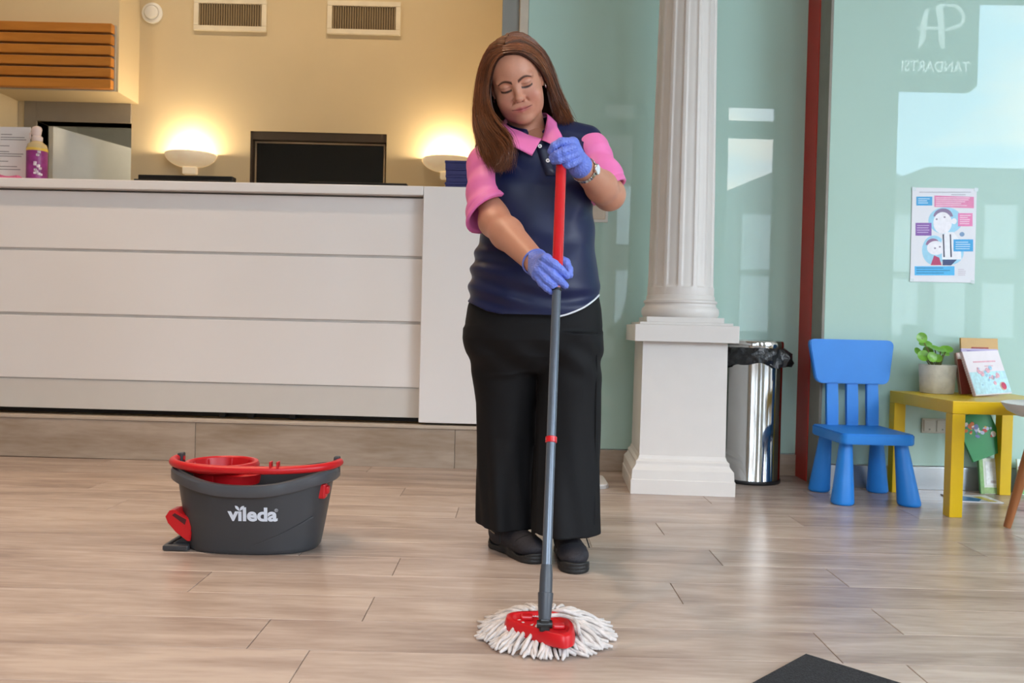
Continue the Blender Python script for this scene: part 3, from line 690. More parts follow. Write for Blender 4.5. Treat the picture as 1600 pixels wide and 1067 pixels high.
# magazine on the floor
mg = thing('magazine', 'thin white magazine with a blue and yellow cover lying flat on the floor', 'magazine', (2.06, 3.66, 0.0005), math.radians(-3))
obj('pages', add_box(new_bm(), -0.075, 0.125, -0.06, 0.10, 0, 0.005, 0.001), M_paper, mg)
obj('cover_print', add_prism(new_bm(), [(-0.06, -0.05), (0.02, -0.055), (0.06, 0.0), (0.0, 0.06), (-0.05, 0.03)], -0.0062, -0.0052), mat('print_sea_blue', '3f83b5', 0.4, var=0.2, nscale=40), mg, rot=(-math.pi / 2, 0, 0))
obj('cover_print', add_prism(new_bm(), [(0.065, -0.05), (0.10, -0.055), (0.085, 0.06), (0.05, 0.05)], -0.0062, -0.0052), mat('print_sun_yellow', 'd9c84a', 0.4, var=0.1, nscale=40), mg, rot=(-math.pi / 2, 0, 0))

# ================================================================== WHITE SHELL CHAIR (right edge)
M_shell = mat('white_shell_plastic', 'dcd9d6', 0.3); M_oak = wood_mat('oak_leg', 'a5683a', '8a5129', rough=0.4, along='Z')
wc = thing('shell_chair', 'white shell chair with wooden legs at the right edge', 'chair', (2.07, 3.02, 0))
rows = []
for k, (s, z) in enumerate([(0.02, 0.425), (0.10, 0.427), (0.17, 0.437), (0.205, 0.455), (0.222, 0.477), (0.226, 0.485), (0.220, 0.487), (0.20, 0.470), (0.165, 0.452), (0.10, 0.442), (0.02, 0.44)]):
    rows.append([(s * math.cos(a), s * math.sin(a) * 0.98, z) for a in np.linspace(0, 2 * math.pi, 40, endpoint=False)])
obj('seat_shell', add_grid(new_bm(), rows, True, True, True), M_shell, wc, True, angle=60)
obj('seat_cushion', add_lathe(new_bm(), [(0.15, 0.448), (0.172, 0.458), (0.17, 0.472), (0.12, 0.482), (0.03, 0.484)], 36), mat('white_cushion', 'd2cfd2', 0.7, bump=0.1), wc, True)
rows = []
for k in range(8):
    u = k / 7; rows.append([(0.20 + 0.06 * u + 0.02 * math.cos(b), 0.17 * math.sin(b) * (1 - .15 * u), 0.47 + 0.33 * u) for b in np.linspace(-1.2, 1.2, 13)])
bm = add_grid(new_bm(), rows, False); r = bmesh.ops.extrude_face_region(bm, geom=list(bm.faces))
for v in [g for g in r['geom'] if isinstance(g, bmesh.types.BMVert)]: v.co.x += 0.012
obj('back_shell', bm, M_shell, wc, True, angle=60)
for (fx, fy) in ((-0.150, 0.118), (0.16, 0.118), (-0.150, -0.14), (0.16, -0.14)):
    obj('leg', add_tube(new_bm(), [(fx, fy, 0.002), (fx * .72, fy * .72, 0.25), (fx * .46, fy * .6, 0.432)], [0.0135, 0.019, 0.021], 14), M_oak, wc, True)

# ================================================================== WALL FITTINGS ON THE GLASS
p0, p1 = at(1439, 653, YG2), at(1481, 677, YG2)
so = thing('wall_socket', 'pale double wall socket on the mint glass under the yellow table', 'socket', ((p0.x + p1.x) / 2, YG2, (p0.z + p1.z) / 2))
w, h = (p1.x - p0.x) / 2, (p0.z - p1.z) / 2; M_sock = mat('ivory_plastic', 'c9c8bd', 0.4)
obj('plate', add_box(new_bm(), -w, w, -0.012, 0, -h, h, 0.004), M_sock, so)
for s in (-1, 1):
    f = obj('socket_insert', add_box(new_bm(), s * w * .47 - 0.027, s * w * .47 + 0.027, -0.016, -0.0121, -0.027, 0.027, 0.003), M_sock, so)
    obj('earth_clip', add_box(new_bm(), s * w * .47 - 0.004, s * w * .47 + 0.004, -0.0175, -0.0162, -0.02, -0.012, 0.0004, 1), mat('socket_recess', '9a988e', 0.5), f)
p0, p1 = at(914, 332, YG), at(949.5, 348, YG)
sw = thing('light_switch', 'white switch plate on the mint glass behind her elbow', 'switch', ((p0.x + p1.x) / 2, YG, p1.z))
obj('plate', add_box(new_bm(), (p0.x - p1.x) / 2, (p1.x - p0.x) / 2, -0.012, 0, 0, 0.1, 0.004), M_ceil, sw)
obj('rocker', add_box(new_bm(), (p0.x - p1.x) / 2 + 0.02, (p1.x - p0.x) / 2 - 0.014, -0.016, -0.0122, 0.014, 0.086, 0.003), mat('cream_rocker', 'd8c8b4', 0.4), sw)
p0, p1 = at(930, 234, YG), at(952, 262, YG)
sw = thing('thermostat', 'small pale wall box above her left elbow', 'thermostat', ((p0.x + p1.x) / 2, YG, p1.z))
obj('housing', add_box(new_bm(), (p0.x - p1.x) / 2, (p1.x - p0.x) / 2, -0.012, 0, 0, p0.z - p1.z, 0.003), mat('cream_rocker', 'd8c8b4', 0.4), sw)
obj('display', add_box(new_bm(), (p0.x - p1.x) / 2 + 0.01, (p1.x - p0.x) / 2 - 0.01, -0.014, -0.0122, 0.04, 0.07, 0.001), M_grey, sw)

# ================================================================== POSTER
corner = [at(1421.5, 440, YG2), at(1522, 442, YG2), at(1527, 293, YG2), at(1425, 293, YG2)]
po = thing('poster', 'white children health poster with two cartoon boys taped to the mint glass', 'poster', (corner[0].x, YG2 - 0.002, corner[0].z))
ux = (corner[1] - corner[0]); uz = (corner[3] - corner[0])
def pp_(s, t, dy=0.0): v = ux * s + uz * t; return Vector((v.x, -0.0015 - dy, v.z))
def patch(name, pts, m, dy, parent=po, label=None):
    bm = new_bm(); f = bm.faces.new([bm.verts.new(pp_(s, t, dy)) for s, t in pts])
    r = bmesh.ops.extrude_face_region(bm, geom=[f])
    for v in [g for g in r['geom'] if isinstance(g, bmesh.types.BMVert)]: v.co.y += 0.0004
    o = obj(name, bm, m, parent)
    if label: o['label'] = label
    return o
def pc_(u, v):  # crop pixel (899x1067 zoom of the poster) -> sheet coordinates
    x = 1400 + u * 160 / 899; y = 270 + v * 190 / 1067
    A = np.array([[corner[1].x - corner[0].x, corner[3].x - corner[0].x], [corner[1].z - corner[0].z, corner[3].z - corner[0].z]])
    p = at(x, y, YG2); return tuple(np.linalg.solve(A, [p.x - corner[0].x, p.z - corner[0].z]))
def blob(cx, cy, rx, ry, n=24, a0=0, a1=360): return [pc_(cx + rx * math.cos(math.radians(a)), cy + ry * math.sin(math.radians(a))) for a in np.linspace(a0, a1, n, endpoint=(a1 - a0) < 360)]
patch('sheet', [(0, 0), (1, 0), (1, 1), (0.06, 1), (0, 0.985)], mat('poster_paper', 'e3e4ea', 0.55, var=0.01), 0)
def pm(c): return mat('poster_' + c, c, 0.55, var=0.05, nscale=50)
def quad(u0, v0, u1, v1, col, dy=0.0007, sk=0): return patch('printed_box', [pc_(u0, v1), pc_(u1, v1 + sk), pc_(u1, v0 + sk), pc_(u0, v0)], pm(col), dy)
patch('illustration', blob(430, 420, 150, 118), pm('9fd4ec'), 0.0005); patch('illustration', blob(330, 680, 105, 130), pm('9fd4ec'), 0.0006); patch('illustration', blob(480, 700, 110, 105), pm('9fd4ec'), 0.00065)
patch('illustration', blob(405, 440, 82, 95), pm('f0eef4'), 0.0010); patch('illustration', blob(410, 385, 85, 72, 16, 180, 360), pm('8d7a9c'), 0.0008); patch('illustration', blob(505, 425, 24, 26), pm('f0eef4'), 0.0011)
patch('illustration', [pc_(u, v) for u, v in [(400, 760), (570, 760), (560, 600), (500, 520), (430, 520), (395, 600)]], pm('eff0f5'), 0.0011)
for u in (412, 474): patch('illustration', [pc_(u - 1, 740), pc_(u + 12, 740), pc_(u + 4, 540), pc_(u - 7, 540)], pm('3a3f55'), 0.0014)
patch('illustration', blob(345, 660, 78, 62), pm('f0eef4'), 0.0013); patch('illustration', blob(320, 635, 62, 58, 16, 180, 345), pm('9a7398'), 0.0012)
patch('illustration', [pc_(u, v) for u, v in [(300, 810), (395, 810), (375, 745), (330, 725)]], pm('b83a68'), 0.0015); patch('illustration', [pc_(u, v) for u, v in [(405, 812), (480, 812), (530, 762), (405, 762)]], pm('3c4a78'), 0.0013)
for u, v in ((352, 408), (422, 390), (338, 662), (380, 650)): patch('illustration', blob(u, v, 9, 7, 10), pm('8b7f94'), 0.0016)
patch('illustration', blob(575, 540, 22, 20, 12), pm('7f9fc4'), 0.0012)
quad(175, 210, 315, 288, '45a6dc'); quad(333, 200, 680, 300, 'e58ab4', sk=12); quad(540, 355, 668, 470, 'ea86b8'); quad(168, 440, 308, 552, '8a5cab'); quad(500, 585, 672, 690, '3aa4de', 0.0017); quad(160, 820, 510, 900, '4fb9ee')
def lines(u0, u1, v0, n, dv, col, dy=0.0019):
    for k in range(n):
        e = u1 - random.uniform(0, 0.35) * (u1 - u0); v = v0 + k * dv
        patch('text_line', [pc_(u0, v + 7), pc_(e, v + 7), pc_(e, v), pc_(u0, v)], pm(col), dy)
lines(190, 300, 226, 3, 18, 'c3e2f2'); lines(345, 670, 218, 5, 17, 'f4cfe0'); lines(555, 660, 372, 5, 18, 'f6d3e4'); lines(180, 295, 460, 4, 20, 'c9b3da'); lines(518, 660, 606, 4, 19, 'bfe0f4', 0.0021); lines(175, 500, 832, 3, 22, '2f7fae')
lines(200, 660, 168, 1, 18, 'b9b9c2'); lines(480, 660, 190, 1, 18, 'b9b9c2'); lines(540, 620, 845, 4, 16, 'd0c8d2')
for s, t in ((0.02, 0.985), (0.985, 0.99), (0.02, 0.015), (0.965, 0.01)):
    patch('tape', [(s - 0.03, t - 0.015), (s + 0.03, t - 0.02), (s + 0.035, t + 0.015), (s - 0.025, t + 0.02)], mat('clear_tape', 'd5dfe0', 0.2), 0.0023)

# ================================================================== SMALL FLOOR THINGS
fp = thing('floor_pad', 'small white rounded pad on the floor left of the column', 'pad', (0.33, 3.84, 0.0005))
def slab(bm, outline, z0, z1):
    t = bmesh.new(); f = t.faces.new([t.verts.new((x, y, z0)) for x, y in outline]); r = bmesh.ops.extrude_face_region(t, geom=[f])
    for v in [g for g in r['geom'] if isinstance(g, bmesh.types.BMVert)]: v.co.z = z1
    bmesh.ops.recalc_face_normals(t, faces=t.faces); merge(bm, t); return bm
obj('pad_base', slab(new_bm(), round_rect(-0.13, 0.13, -0.14, 0.14, 0.05), 0, 0.012), mat('grey_rubber', 'b0aba6', 0.6), fp)
obj('pad_top', slab(new_bm(), round_rect(-0.124, 0.124, -0.134, 0.134, 0.046), 0.012, 0.018), mat('offwhite_rubber', 'd3cfcc', 0.6), fp)
A = onz(1258, 1022, 0.008); Bp = onz(1175, 1067, 0.008); Cp = onz(1404, 1067, 0.008)
u = (Bp - A).normalized(); v = (Cp - A).normalized()
mt = thing('door_mat', 'dark charcoal entrance mat corner at the bottom edge', 'mat', (A.x, A.y, 0.0005))
def mo(ins): 
    q = [u * ins + v * ins, u * (1.1 - ins) + v * ins, u * (1.1 - ins) + v * (0.9 - ins), u * ins + v * (0.9 - ins)]
    return [(p.x, p.y) for p in q]
obj('rubber_border', slab(new_bm(), mo(0.0), 0, 0.006), mat('black_rubber', '232325', 0.8), mt)
obj('carpet_field', slab(new_bm(), mo(0.004), 0.006, 0.011), mat('charcoal_carpet', '29292c', 0.95, var=0.5, nscale=220, bump=0.8, bscale=260), mt)
# ================================================================== BUCKET
BX, BY = -0.812, 2.64
bk = thing('mop_bucket', 'dark grey oval mop bucket with red handle and wringer', 'bucket', (BX, BY, 0))
M_char = mat('charcoal_plastic', '3a3b3e', 0.42, var=0.03, bump=0.03, bscale=400)
M_redp = mat('red_plastic', 'c2131c', 0.35, var=0.03)
NB = 96
def sup(a, e=2.6):
    c, s = math.cos(a), math.sin(a); return (abs(c) ** (2 / e) * (1 if c >= 0 else -1), abs(s) ** (2 / e) * (1 if s >= 0 else -1))
def zrim(a):
    f = max(0.0, -math.sin(a)); b = max(0.0, math.sin(a))
    return 0.252 - 0.037 * f ** 4.0 - 0.03 * b ** 5.0
def ring(t, inset=0.0, lift=0.0):
    out = []
    for i in range(NB):
        a = 2 * math.pi * i / NB; sx, sy = sup(a)
        rx = 0.204 + 0.043 * t ** 0.9 - inset; ry = 0.128 + 0.022 * t - inset
        # side panels flare a little under the rim
        out.append((rx * sx, ry * sy, zrim(a) * t + lift))
    return out
rows = [ring(0.0, 0.012), ring(0.0, 0.003), ring(0.02, 0.0)] + [ring(t) for t in np.linspace(0.06, 1, 14)]
rows = [[(x, y, z + 0.002) for x, y, z in r] for r in rows]
inner = [ring(t, 0.005) for t in np.linspace(1, 0.04, 10)]
obj('bucket_body', add_grid(new_bm(), rows + inner, True, True, True), M_char, bk, True, angle=45)
# rim band
rb = []
for ins, lift in ((-0.0005, -0.033), (-0.013, -0.032), (-0.015, -0.028), (-0.015, -0.004), (-0.011, 0.003), (0.002, 0.004), (0.005, -0.004)):
    rb.append(ring(1.0, ins, lift + 0.002))
obj('rim_band', add_grid(new_bm(), rb + [rb[0]], True), mat('rim_grey_plastic', '4b4c50', 0.35, var=0.03), bk, True, angle=30)
# carrying handle folded down to the front
hp = []
for i in range(33):
    a = math.pi + math.pi * i / 32; sx, sy = sup(a, 2.4)
    hp.append((0.263 * sx, 0.165 * sy + 0.01, 0.272 - 0.004 * max(0, -math.sin(a)) ** 2))
obj('carry_handle', add_tube(new_bm(), hp, 0.0125, 12), M_redp, bk, True)
for s in (-1, 1):
    lug = obj('handle_lug', add_box(new_bm(), s * 0.253 - 0.009, s * 0.253 + 0.009, 0.002, 0.03, 0.235, 0.290, 0.004), M_char, bk)
    obj('pivot_pin', add_tube(new_bm(), [(s * 0.242, 0.015, 0.272), (s * 0.270, 0.015, 0.272)], 0.008, 12), M_redp, bk, True)
for x in (0.083, 0.105): obj('handle_clip', add_box(new_bm(), x, x + 0.006, -0.16, -0.135, 0.275, 0.296, 0.002), M_redp, bk)
# wringer basket
wx = -0.115
wr = obj('wringer_ring', add_lathe(new_bm(), [(0.092, 0.250), (0.094, 0.262), (0.101, 0.269), (0.112, 0.268), (0.117, 0.256), (0.115, 0.246), (0.10, 0.238)], 48, cx=wx, cap0=False, cap1=False), M_redp, bk, True, angle=50)
nbs = 22
rows = []
for r, z in ((0.093, 0.265), (0.085, 0.22), (0.072, 0.16), (0.06, 0.10), (0.058, 0.095)): rows.append([(wx + r * math.cos(a), r * math.sin(a), z) for a in np.linspace(0, 2 * math.pi, 36, endpoint=False)])
obj('wringer_basket', add_grid(new_bm(), rows, True, False, True), M_redp, bk, True)
for i in range(8):
    a = 2 * math.pi * i / 8; obj('basket_rib', add_tube(new_bm(), [(wx + 0.090 * math.cos(a), 0.09 * math.sin(a), 0.262), (wx + 0.06 * math.cos(a), 0.06 * math.sin(a), 0.11)], 0.004, 6), M_redp, wr, True)
rows = [[(wx + 0.05 + r * math.cos(a), -0.03 + r * math.sin(a) * .8, z) for a in np.linspace(0, 2 * math.pi, 24, endpoint=False)] for r, z in ((0.08, 0.205), (0.085, 0.235), (0.07, 0.24), (0.05, 0.235))]
obj('wringer_collar', add_grid(new_bm(), rows, True, True, True), M_redp, bk, True)
# front relief wave
path = [];
for u in np.linspace(0, 1, 22):
    px = 0.03 + 0.20 * u; a_ = -math.acos(min(0.999, (px / 0.225) ** 1.3)) if px < 0.225 else 0
    z = 0.035 + 0.095 * u ** 1.2
    path.append((px, z))
def front_y(x, z):
    t = min(1, z / 0.22); rx = 0.204 + 0.043 * t ** 0.9; ry = 0.128 + 0.022 * t
    return -ry * max(0.0, 1 - min(1, abs(x) / rx) ** 2.6) ** (1 / 2.6)
obj('relief_wave', add_tube(new_bm(), [(x, front_y(x, z) + 0.0015, z) for x, z in path if x < 0.205], 0.003, 6), M_char, bk, True)
# spout clip and pedal
bm = new_bm(); add_box(bm, 0.205, 0.237, -0.075, -0.035, 0.168, 0.215, 0.006); add_box(bm, 0.228, 0.246, -0.068, -0.042, 0.182, 0.207, 0.005)
obj('spout_plug', bm, M_redp, bk)
def bkp(px, py, Y): p = at(px, py, Y); return (p.x - BX, p.z)
ol = [bkp(*q, 2.56) for q in ((262, 805), (268, 796), (276, 795), (300, 808), (304, 822), (300, 843), (296, 843), (283, 833), (278, 829), (266, 815))]
obj('foot_pedal', add_prism(new_bm(), ol, -0.10, -0.035, 0.003), M_redp, bk)
ol = [bkp(*q, 2.555) for q in ((272, 803), (276, 800), (294, 810), (292, 818))]
obj('pedal_dark_patch', add_prism(new_bm(), ol, -0.1012, -0.0995), mat('pedal_dark_red', '4a1013', 0.6), bk)  # flat dark red patch on the pedal face
bm = new_bm(); add_box(bm, -0.262, -0.262 + 0.012, -0.09, 0.03, 0.002, 0.018, 0.004); add_box(bm, -0.26, -0.18, -0.105, -0.085, 0.002, 0.018, 0.004); add_box(bm, -0.25, -0.18, 0.02, 0.035, 0.002, 0.018, 0.004)
obj('stand_plate', bm, M_char, bk)
bm = new_bm()
for yy in (-0.07, -0.045, -0.02): add_prism(bm, [(-0.235, 0.018), (-0.185, 0.018), (-0.185, 0.055)], yy, yy + 0.008)
add_box(bm, -0.24, -0.18, -0.075, -0.005, 0.010, 0.017, 0.002)
obj('pedal_bracket', bm, M_char, bk)
# lettering on the front, following the curved wall
M_logo = mat('white_logo_print', 'd8dce4', 0.5, var=0.02)
def wrap_on_bucket(me, cx, cz):
    bm = bmesh.new(); bm.from_mesh(me)
    for v in bm.verts:
        x, z = cx + v.co.x, cz + v.co.y
        v.co = Vector((x, front_y(x, z) - 0.0015, z))
    bm.to_mesh(me); bm.free(); return me
lc = at(393, 804.5, BY - 0.148); lx, lz = lc.x - BX, lc.z
me = text_mesh('v\u0131leda', 0.058, 0.0021)
xs = [v.co.x for v in me.vertices]; sx = 0.152 / (max(xs) - min(xs)); mid = (max(xs) + min(xs)) / 2
for v in me.vertices: v.co.x = (v.co.x - mid) * sx
obj_me('brand_lettering', wrap_on_bucket(me, lx, lz - 0.002), M_logo, bk)
for s in (-1, 1):
    bm = new_bm(); c = at(373.5, 799, BY - 0.148); cx, cz = c.x - BX, c.z
    pts = [(0, 0), (s * 0.006, 0.003), (s * 0.0125, 0.009), (s * 0.0145, 0.017), (s * 0.007, 0.0155), (s * 0.002, 0.0105)]
    bm.faces.new([bm.verts.new((cx + x, front_y(cx + x, cz + z) - 0.0015, cz + z)) for x, z in pts]); obj('brand_leaf', bm, M_logo, bk)
c = at(430, 799, BY - 0.148); me = text_mesh('\u00ae', 0.014); obj_me('trademark_sign', wrap_on_bucket(me, c.x - BX, c.z), M_logo, bk)

# ================================================================== MOP
MC = Vector((0.097, 1.928, 0))
mop = thing('mop', 'floor mop with red and grey pole, red head and white cotton strands', 'mop', (MC.x, MC.y, 0))
joint_w = onz(851, 968, 0.075)
YTOP = 2.255
top_w = at(877.5, 240, YTOP)
J = Vector((joint_w.x, joint_w.y, 0.075)) - MC; T = top_w - MC
def hp_(z): u = (z - J.z) / (T.z - J.z); return J + (T - J) * u
def HW(z): return hp_(z) + MC                     # world point on the pole axis at height z
zmid = 0.845
for _ in range(6):                                   # height of the red/grey change, photo row 455
    w_ = HW(zmid); zmid += (at(868, 453, w_.y).z - w_.z)
M_grp = mat('grey_pole_lacquer', '5c646f', 0.28, metal=0.35, var=0.05); M_rdp = mat('red_pole_lacquer', 'cc1420', 0.25, var=0.02, coat=0.3)
obj('lower_pole', add_tube(new_bm(), [hp_(0.12), hp_(zmid)], [0.0112, 0.0112], 24), M_grp, mop, True)
obj('pole_end_ring', add_tube(new_bm(), [hp_(zmid - 0.003), hp_(zmid + 0.003)], 0.0128, 24), M_black, mop, True)
obj('thread_collar', add_tube(new_bm(), [hp_(zmid + 0.003), hp_(zmid + 0.03)], 0.0100, 20), mat('worn_pink_thread', 'b8707a', 0.4, var=0.3, nscale=200), mop, True)
obj('upper_pole', add_tube(new_bm(), [hp_(zmid + 0.02), hp_(T.z)], 0.0142, 28), M_rdp, mop, True)
zr = 0.42
for _ in range(6): w_ = HW(zr); zr += at(862, 687, w_.y).z - w_.z
obj('red_ring', add_tube(new_bm(), [hp_(zr - 0.007), hp_(zr - 0.006), hp_(zr + 0.006), hp_(zr + 0.007)], [0.0125, 0.014, 0.014, 0.0125], 24), M_rdp, mop, True)
obj('socket_sleeve', add_tube(new_bm(), [hp_(0.075), hp_(0.10), hp_(0.128), hp_(0.1285), hp_(0.165), hp_(0.185)], [0.0135, 0.016, 0.0175, 0.0150, 0.0145, 0.0125], 24), mat('dark_grey_socket', '3c4047', 0.4), mop, True, angle=40)
jb = obj('swivel_joint', add_tube(new_bm(), [J + Vector((-0.017, 0, -0.010)), J + Vector((0.017, 0, -0.010))], 0.009, 18), M_black, mop, True)
obj('joint_fork', add_box(new_bm(), J.x - 0.012, J.x + 0.012, J.y - 0.008, J.y + 0.012, J.z - 0.026, J.z + 0.004, 0.004), M_black, mop)
# red head: rounded triangle with a sunken top
HZ = 0.052
tri = [onz(795, 957, HZ), onz(893, 958, HZ), onz(901, 985, HZ), onz(888, 996, HZ)]
tri = [onz(793, 955, HZ), onz(868, 953, HZ), onz(897, 972, HZ), onz(897, 990, HZ), onz(878, 995, HZ), onz(790, 968, HZ)]
tp = [Vector((p.x - MC.x, p.y - MC.y, 0)) for p in tri]
def smooth_loop(pts, k=8, r=0.35):
    out = []; n = len(pts)
    for i in range(n):
        c = pts[i]; a = c.lerp(pts[i - 1], r); b = c.lerp(pts[(i + 1) % n], r)
        for j in range(k): t = j / (k - 1); out.append((1 - t) ** 2 * a + 2 * t * (1 - t) * c + t * t * b)
    return out
lp = smooth_loop(tp); cen = sum(lp, Vector()) / len(lp)
def scl(s, z): return [(cen.x + (p.x - cen.x) * s, cen.y + (p.y - cen.y) * s, z) for p in lp]
rows = [scl(0.96, 0.022), scl(1.04, 0.026), scl(1.05, 0.034), scl(1.0, 0.050), scl(0.95, 0.053), scl(0.84, 0.053), scl(0.80, 0.050), scl(0.74, 0.044), scl(0.5, 0.042)]
obj('red_head_plate', add_grid(new_bm(), rows, True, True, True), M_redp, mop, True, angle=38)
for (px, py) in ((873, 976), (823, 962)):
    q = onz(px, py, 0.05); obj('plate_button', add_box(new_bm(), q.x - MC.x - 0.014, q.x - MC.x + 0.014, q.y - MC.y - 0.012, q.y - MC.y + 0.012, 0.042, 0.053, 0.004), M_redp, mop)
q = onz(829, 961, 0.047); me = text_mesh('vileda', 0.020, 0.0005)
obj_me('plate_lettering', me, mat('white_logo_print', 'd8dce4', 0.5), mop, loc=(q.x - MC.x, q.y - MC.y, 0.0465), rot=(0, 0, math.radians(-14)))
# cotton strands
M_cot = mat('cotton_strand', 'd2c9c4', 0.95, var=0.16, nscale=50, bump=0.4, bscale=500)
bm = new_bm()
def strand(a, r0, r1, z0, z1, rad, wob):
    c0 = Vector((cen.x * (1 - r0 / 0.07) if r0 < 0.07 else 0, 0, 0)); pts = []
    for j in range(7):
        u = j / 6; r = r0 + (r1 - r0) * u; aa = a + wob * math.sin(u * 3.0 + a * 9) * u
        z = z0 * (1 - u) ** 1.3 + z1 * u + 0.017 * math.sin(math.pi * u) * (z0 / 0.04)
        pts.append((r * math.cos(aa), r * math.sin(aa), max(z, rad + 0.0006)))
    rr = [rad * (0.9 + 0.12 * math.sin(j * 1.9 + a * 7)) for j in range(7)]; rr[-1] *= 0.6; rr[-2] *= 0.95
    add_tube(bm, pts, rr, 6)
for layer, (n, z0, rr1) in enumerate(((66, 0.012, 0.168), (64, 0.024, 0.164), (60, 0.036, 0.155))):
    for k in range(n):
        a = 2 * math.pi * (k + random.uniform(-.35, .35)) / n
        strand(a, 0.045 + 0.03 * random.random(), rr1 + random.uniform(-0.018, 0.006), z0 + random.uniform(-.003, .003), 0.005, random.uniform(0.0050, 0.0064), random.uniform(-0.22, 0.22))
cs = obj('cotton_strands', bm, M_cot, mop, True, angle=0); cs['kind'] = 'stuff'
# one loose loop lying over the plate
lp2 = [onz(858, 962, 0.062), onz(875, 961, 0.064), onz(893, 966, 0.062), onz(902, 975, 0.058), onz(904, 986, 0.045), onz(906, 992, 0.03)]
obj('loose_strand', add_tube(new_bm(), catmull([p - MC for p in lp2], 5), 0.0046, 8), M_cot, mop, True)
lp2 = [onz(862, 955, 0.050), onz(880, 954, 0.056), onz(900, 960, 0.045), onz(915, 967, 0.03)]
obj('loose_strand', add_tube(new_bm(), catmull([p - MC for p in lp2], 5), 0.0046, 8), M_cot, mop, True)
# ================================================================== PERSON (signed-distance modelling, meshed with surface nets)
def V3(p): return np.array(p, dtype=np.float64)
def W(px, py, Y): p = at(px, py, Y); return V3((p.x, p.y, p.z))
class Field:
    def __init__(s, lo, hi, h):
        s.lo = V3(lo); s.h = h; s.n = np.ceil((V3(hi) - s.lo) / h).astype(int) + 1
        s.F = np.full(s.n, 0.2, np.float32); s.ax = [s.lo[i] + h * np.arange(s.n[i]) for i in range(3)]
    def box(s, lo, hi):
        a = np.clip(np.floor((V3(lo) - s.lo) / s.h).astype(int), 0, s.n); b = np.clip(np.ceil((V3(hi) - s.lo) / s.h).astype(int) + 1, 0, s.n)
        sl = tuple(slice(a[i], b[i]) for i in range(3))
        X = s.ax[0][sl[0]][:, None, None]; Y = s.ax[1][sl[1]][None, :, None]; Z = s.ax[2][sl[2]][None, None, :]
        return sl, X, Y, Z
    def add(s, prim, k=0.01, op='u'):
        fn, lo, hi = prim; m = k + 3 * s.h + 0.02
        sl, X, Y, Z = s.box(V3(lo) - m, V3(hi) + m)
        if 0 in [q.stop - q.start for q in sl]: return s
        d = fn(X, Y, Z).astype(np.float32); f = s.F[sl]
        if op == 'u':
            h = np.clip(0.5 + 0.5 * (f - d) / k, 0, 1); s.F[sl] = f * (1 - h) + d * h - k * h * (1 - h)
        elif op == 's':
            d = -d; h = np.clip(0.5 - 0.5 * (f - d) / k, 0, 1); s.F[sl] = f * (1 - h) + d * h + k * h * (1 - h)
        return s
    def warp(s, fn):
        X = s.ax[0][:, None, None]; Y = s.ax[1][None, :, None]; Z = s.ax[2][None, None, :]
        s.F = fn(s.F, X, Y, Z).astype(np.float32); return s
    def sample(s, P):
        q = (np.asarray(P) - s.lo) / s.h; i = np.clip(np.floor(q).astype(int), 0, s.n - 2); f = np.clip(q - i, 0, 1); out = 0
        for dx in (0, 1):
            for dy in (0, 1):
                for dz in (0, 1):
                    w = (f[..., 0] if dx else 1 - f[..., 0]) * (f[..., 1] if dy else 1 - f[..., 1]) * (f[..., 2] if dz else 1 - f[..., 2])
                    out = out + w * s.F[i[..., 0] + dx, i[..., 1] + dy, i[..., 2] + dz]
        return out
    def hit(s, px, py, y0=2.2, y1=2.75, off=0.0):
        """first surface point along the sight line through a photo pixel"""
        ys = np.arange(y0, y1, 0.002); P = np.array([W(px, py, y) for y in ys]); d = s.sample(P) - off
        k = np.argmax(d < 0)
        return P[k] if d[k] < 0 else P[len(P) // 2]
    def mesh(s):
        F = s.F; S = F < 0
        c = S[:-1, :-1, :-1].astype(np.uint8).copy(); c *= 0
        for dx in (0, 1):
            for dy in (0, 1):
                for dz in (0, 1):
                    c += S[dx:F.shape[0] - 1 + dx, dy:F.shape[1] - 1 + dy, dz:F.shape[2] - 1 + dz]
        I = np.argwhere((c > 0) & (c < 8)); idx = np.full(c.shape, -1, np.int32); idx[tuple(I.T)] = np.arange(len(I))
        acc = np.zeros((len(I), 3)); cnt = np.zeros(len(I)); corners = [(a, b, d) for a in (0, 1) for b in (0, 1) for d in (0, 1)]
        val = {k: F[I[:, 0] + k[0], I[:, 1] + k[1], I[:, 2] + k[2]] for k in corners}
        for k in corners:
            for ax in range(3):
                if k[ax]: continue
                q = list(k); q[ax] = 1; q = tuple(q); a, b = val[k], val[q]; m = (a < 0) != (b < 0)
                t = np.where(m, a / np.where(m, a - b, 1), 0); p = np.zeros((len(I), 3)); p[:] = k; p[:, ax] += t
                acc[m] += p[m]; cnt[m] += 1
        v = s.lo + s.h * (I + acc / cnt[:, None]); faces = []
        for ax in range(3):
            sh = [slice(None)] * 3; sh[ax] = slice(0, -1); sh2 = [slice(None)] * 3; sh2[ax] = slice(1, None)
            A, B = S[tuple(sh)], S[tuple(sh2)]; E = np.argwhere(A != B); o1, o2 = [(1, 2), (2, 0), (0, 1)][ax]
            ok = (E[:, o1] > 0) & (E[:, o2] > 0) & (E[:, o1] < c.shape[o1]) & (E[:, o2] < c.shape[o2]); E = E[ok]
            def g(d1, d2):
                e = E.copy(); e[:, o1] -= d1; e[:, o2] -= d2; return idx[tuple(e.T)]
            q = np.stack([g(1, 1), g(0, 1), g(0, 0), g(1, 0)], 1); fl_ = ~A[tuple(E.T)]; q[fl_] = q[fl_][:, ::-1]; faces.append(q)
        faces = np.concatenate(faces); faces = faces[(faces >= 0).all(1)]
        return v, faces
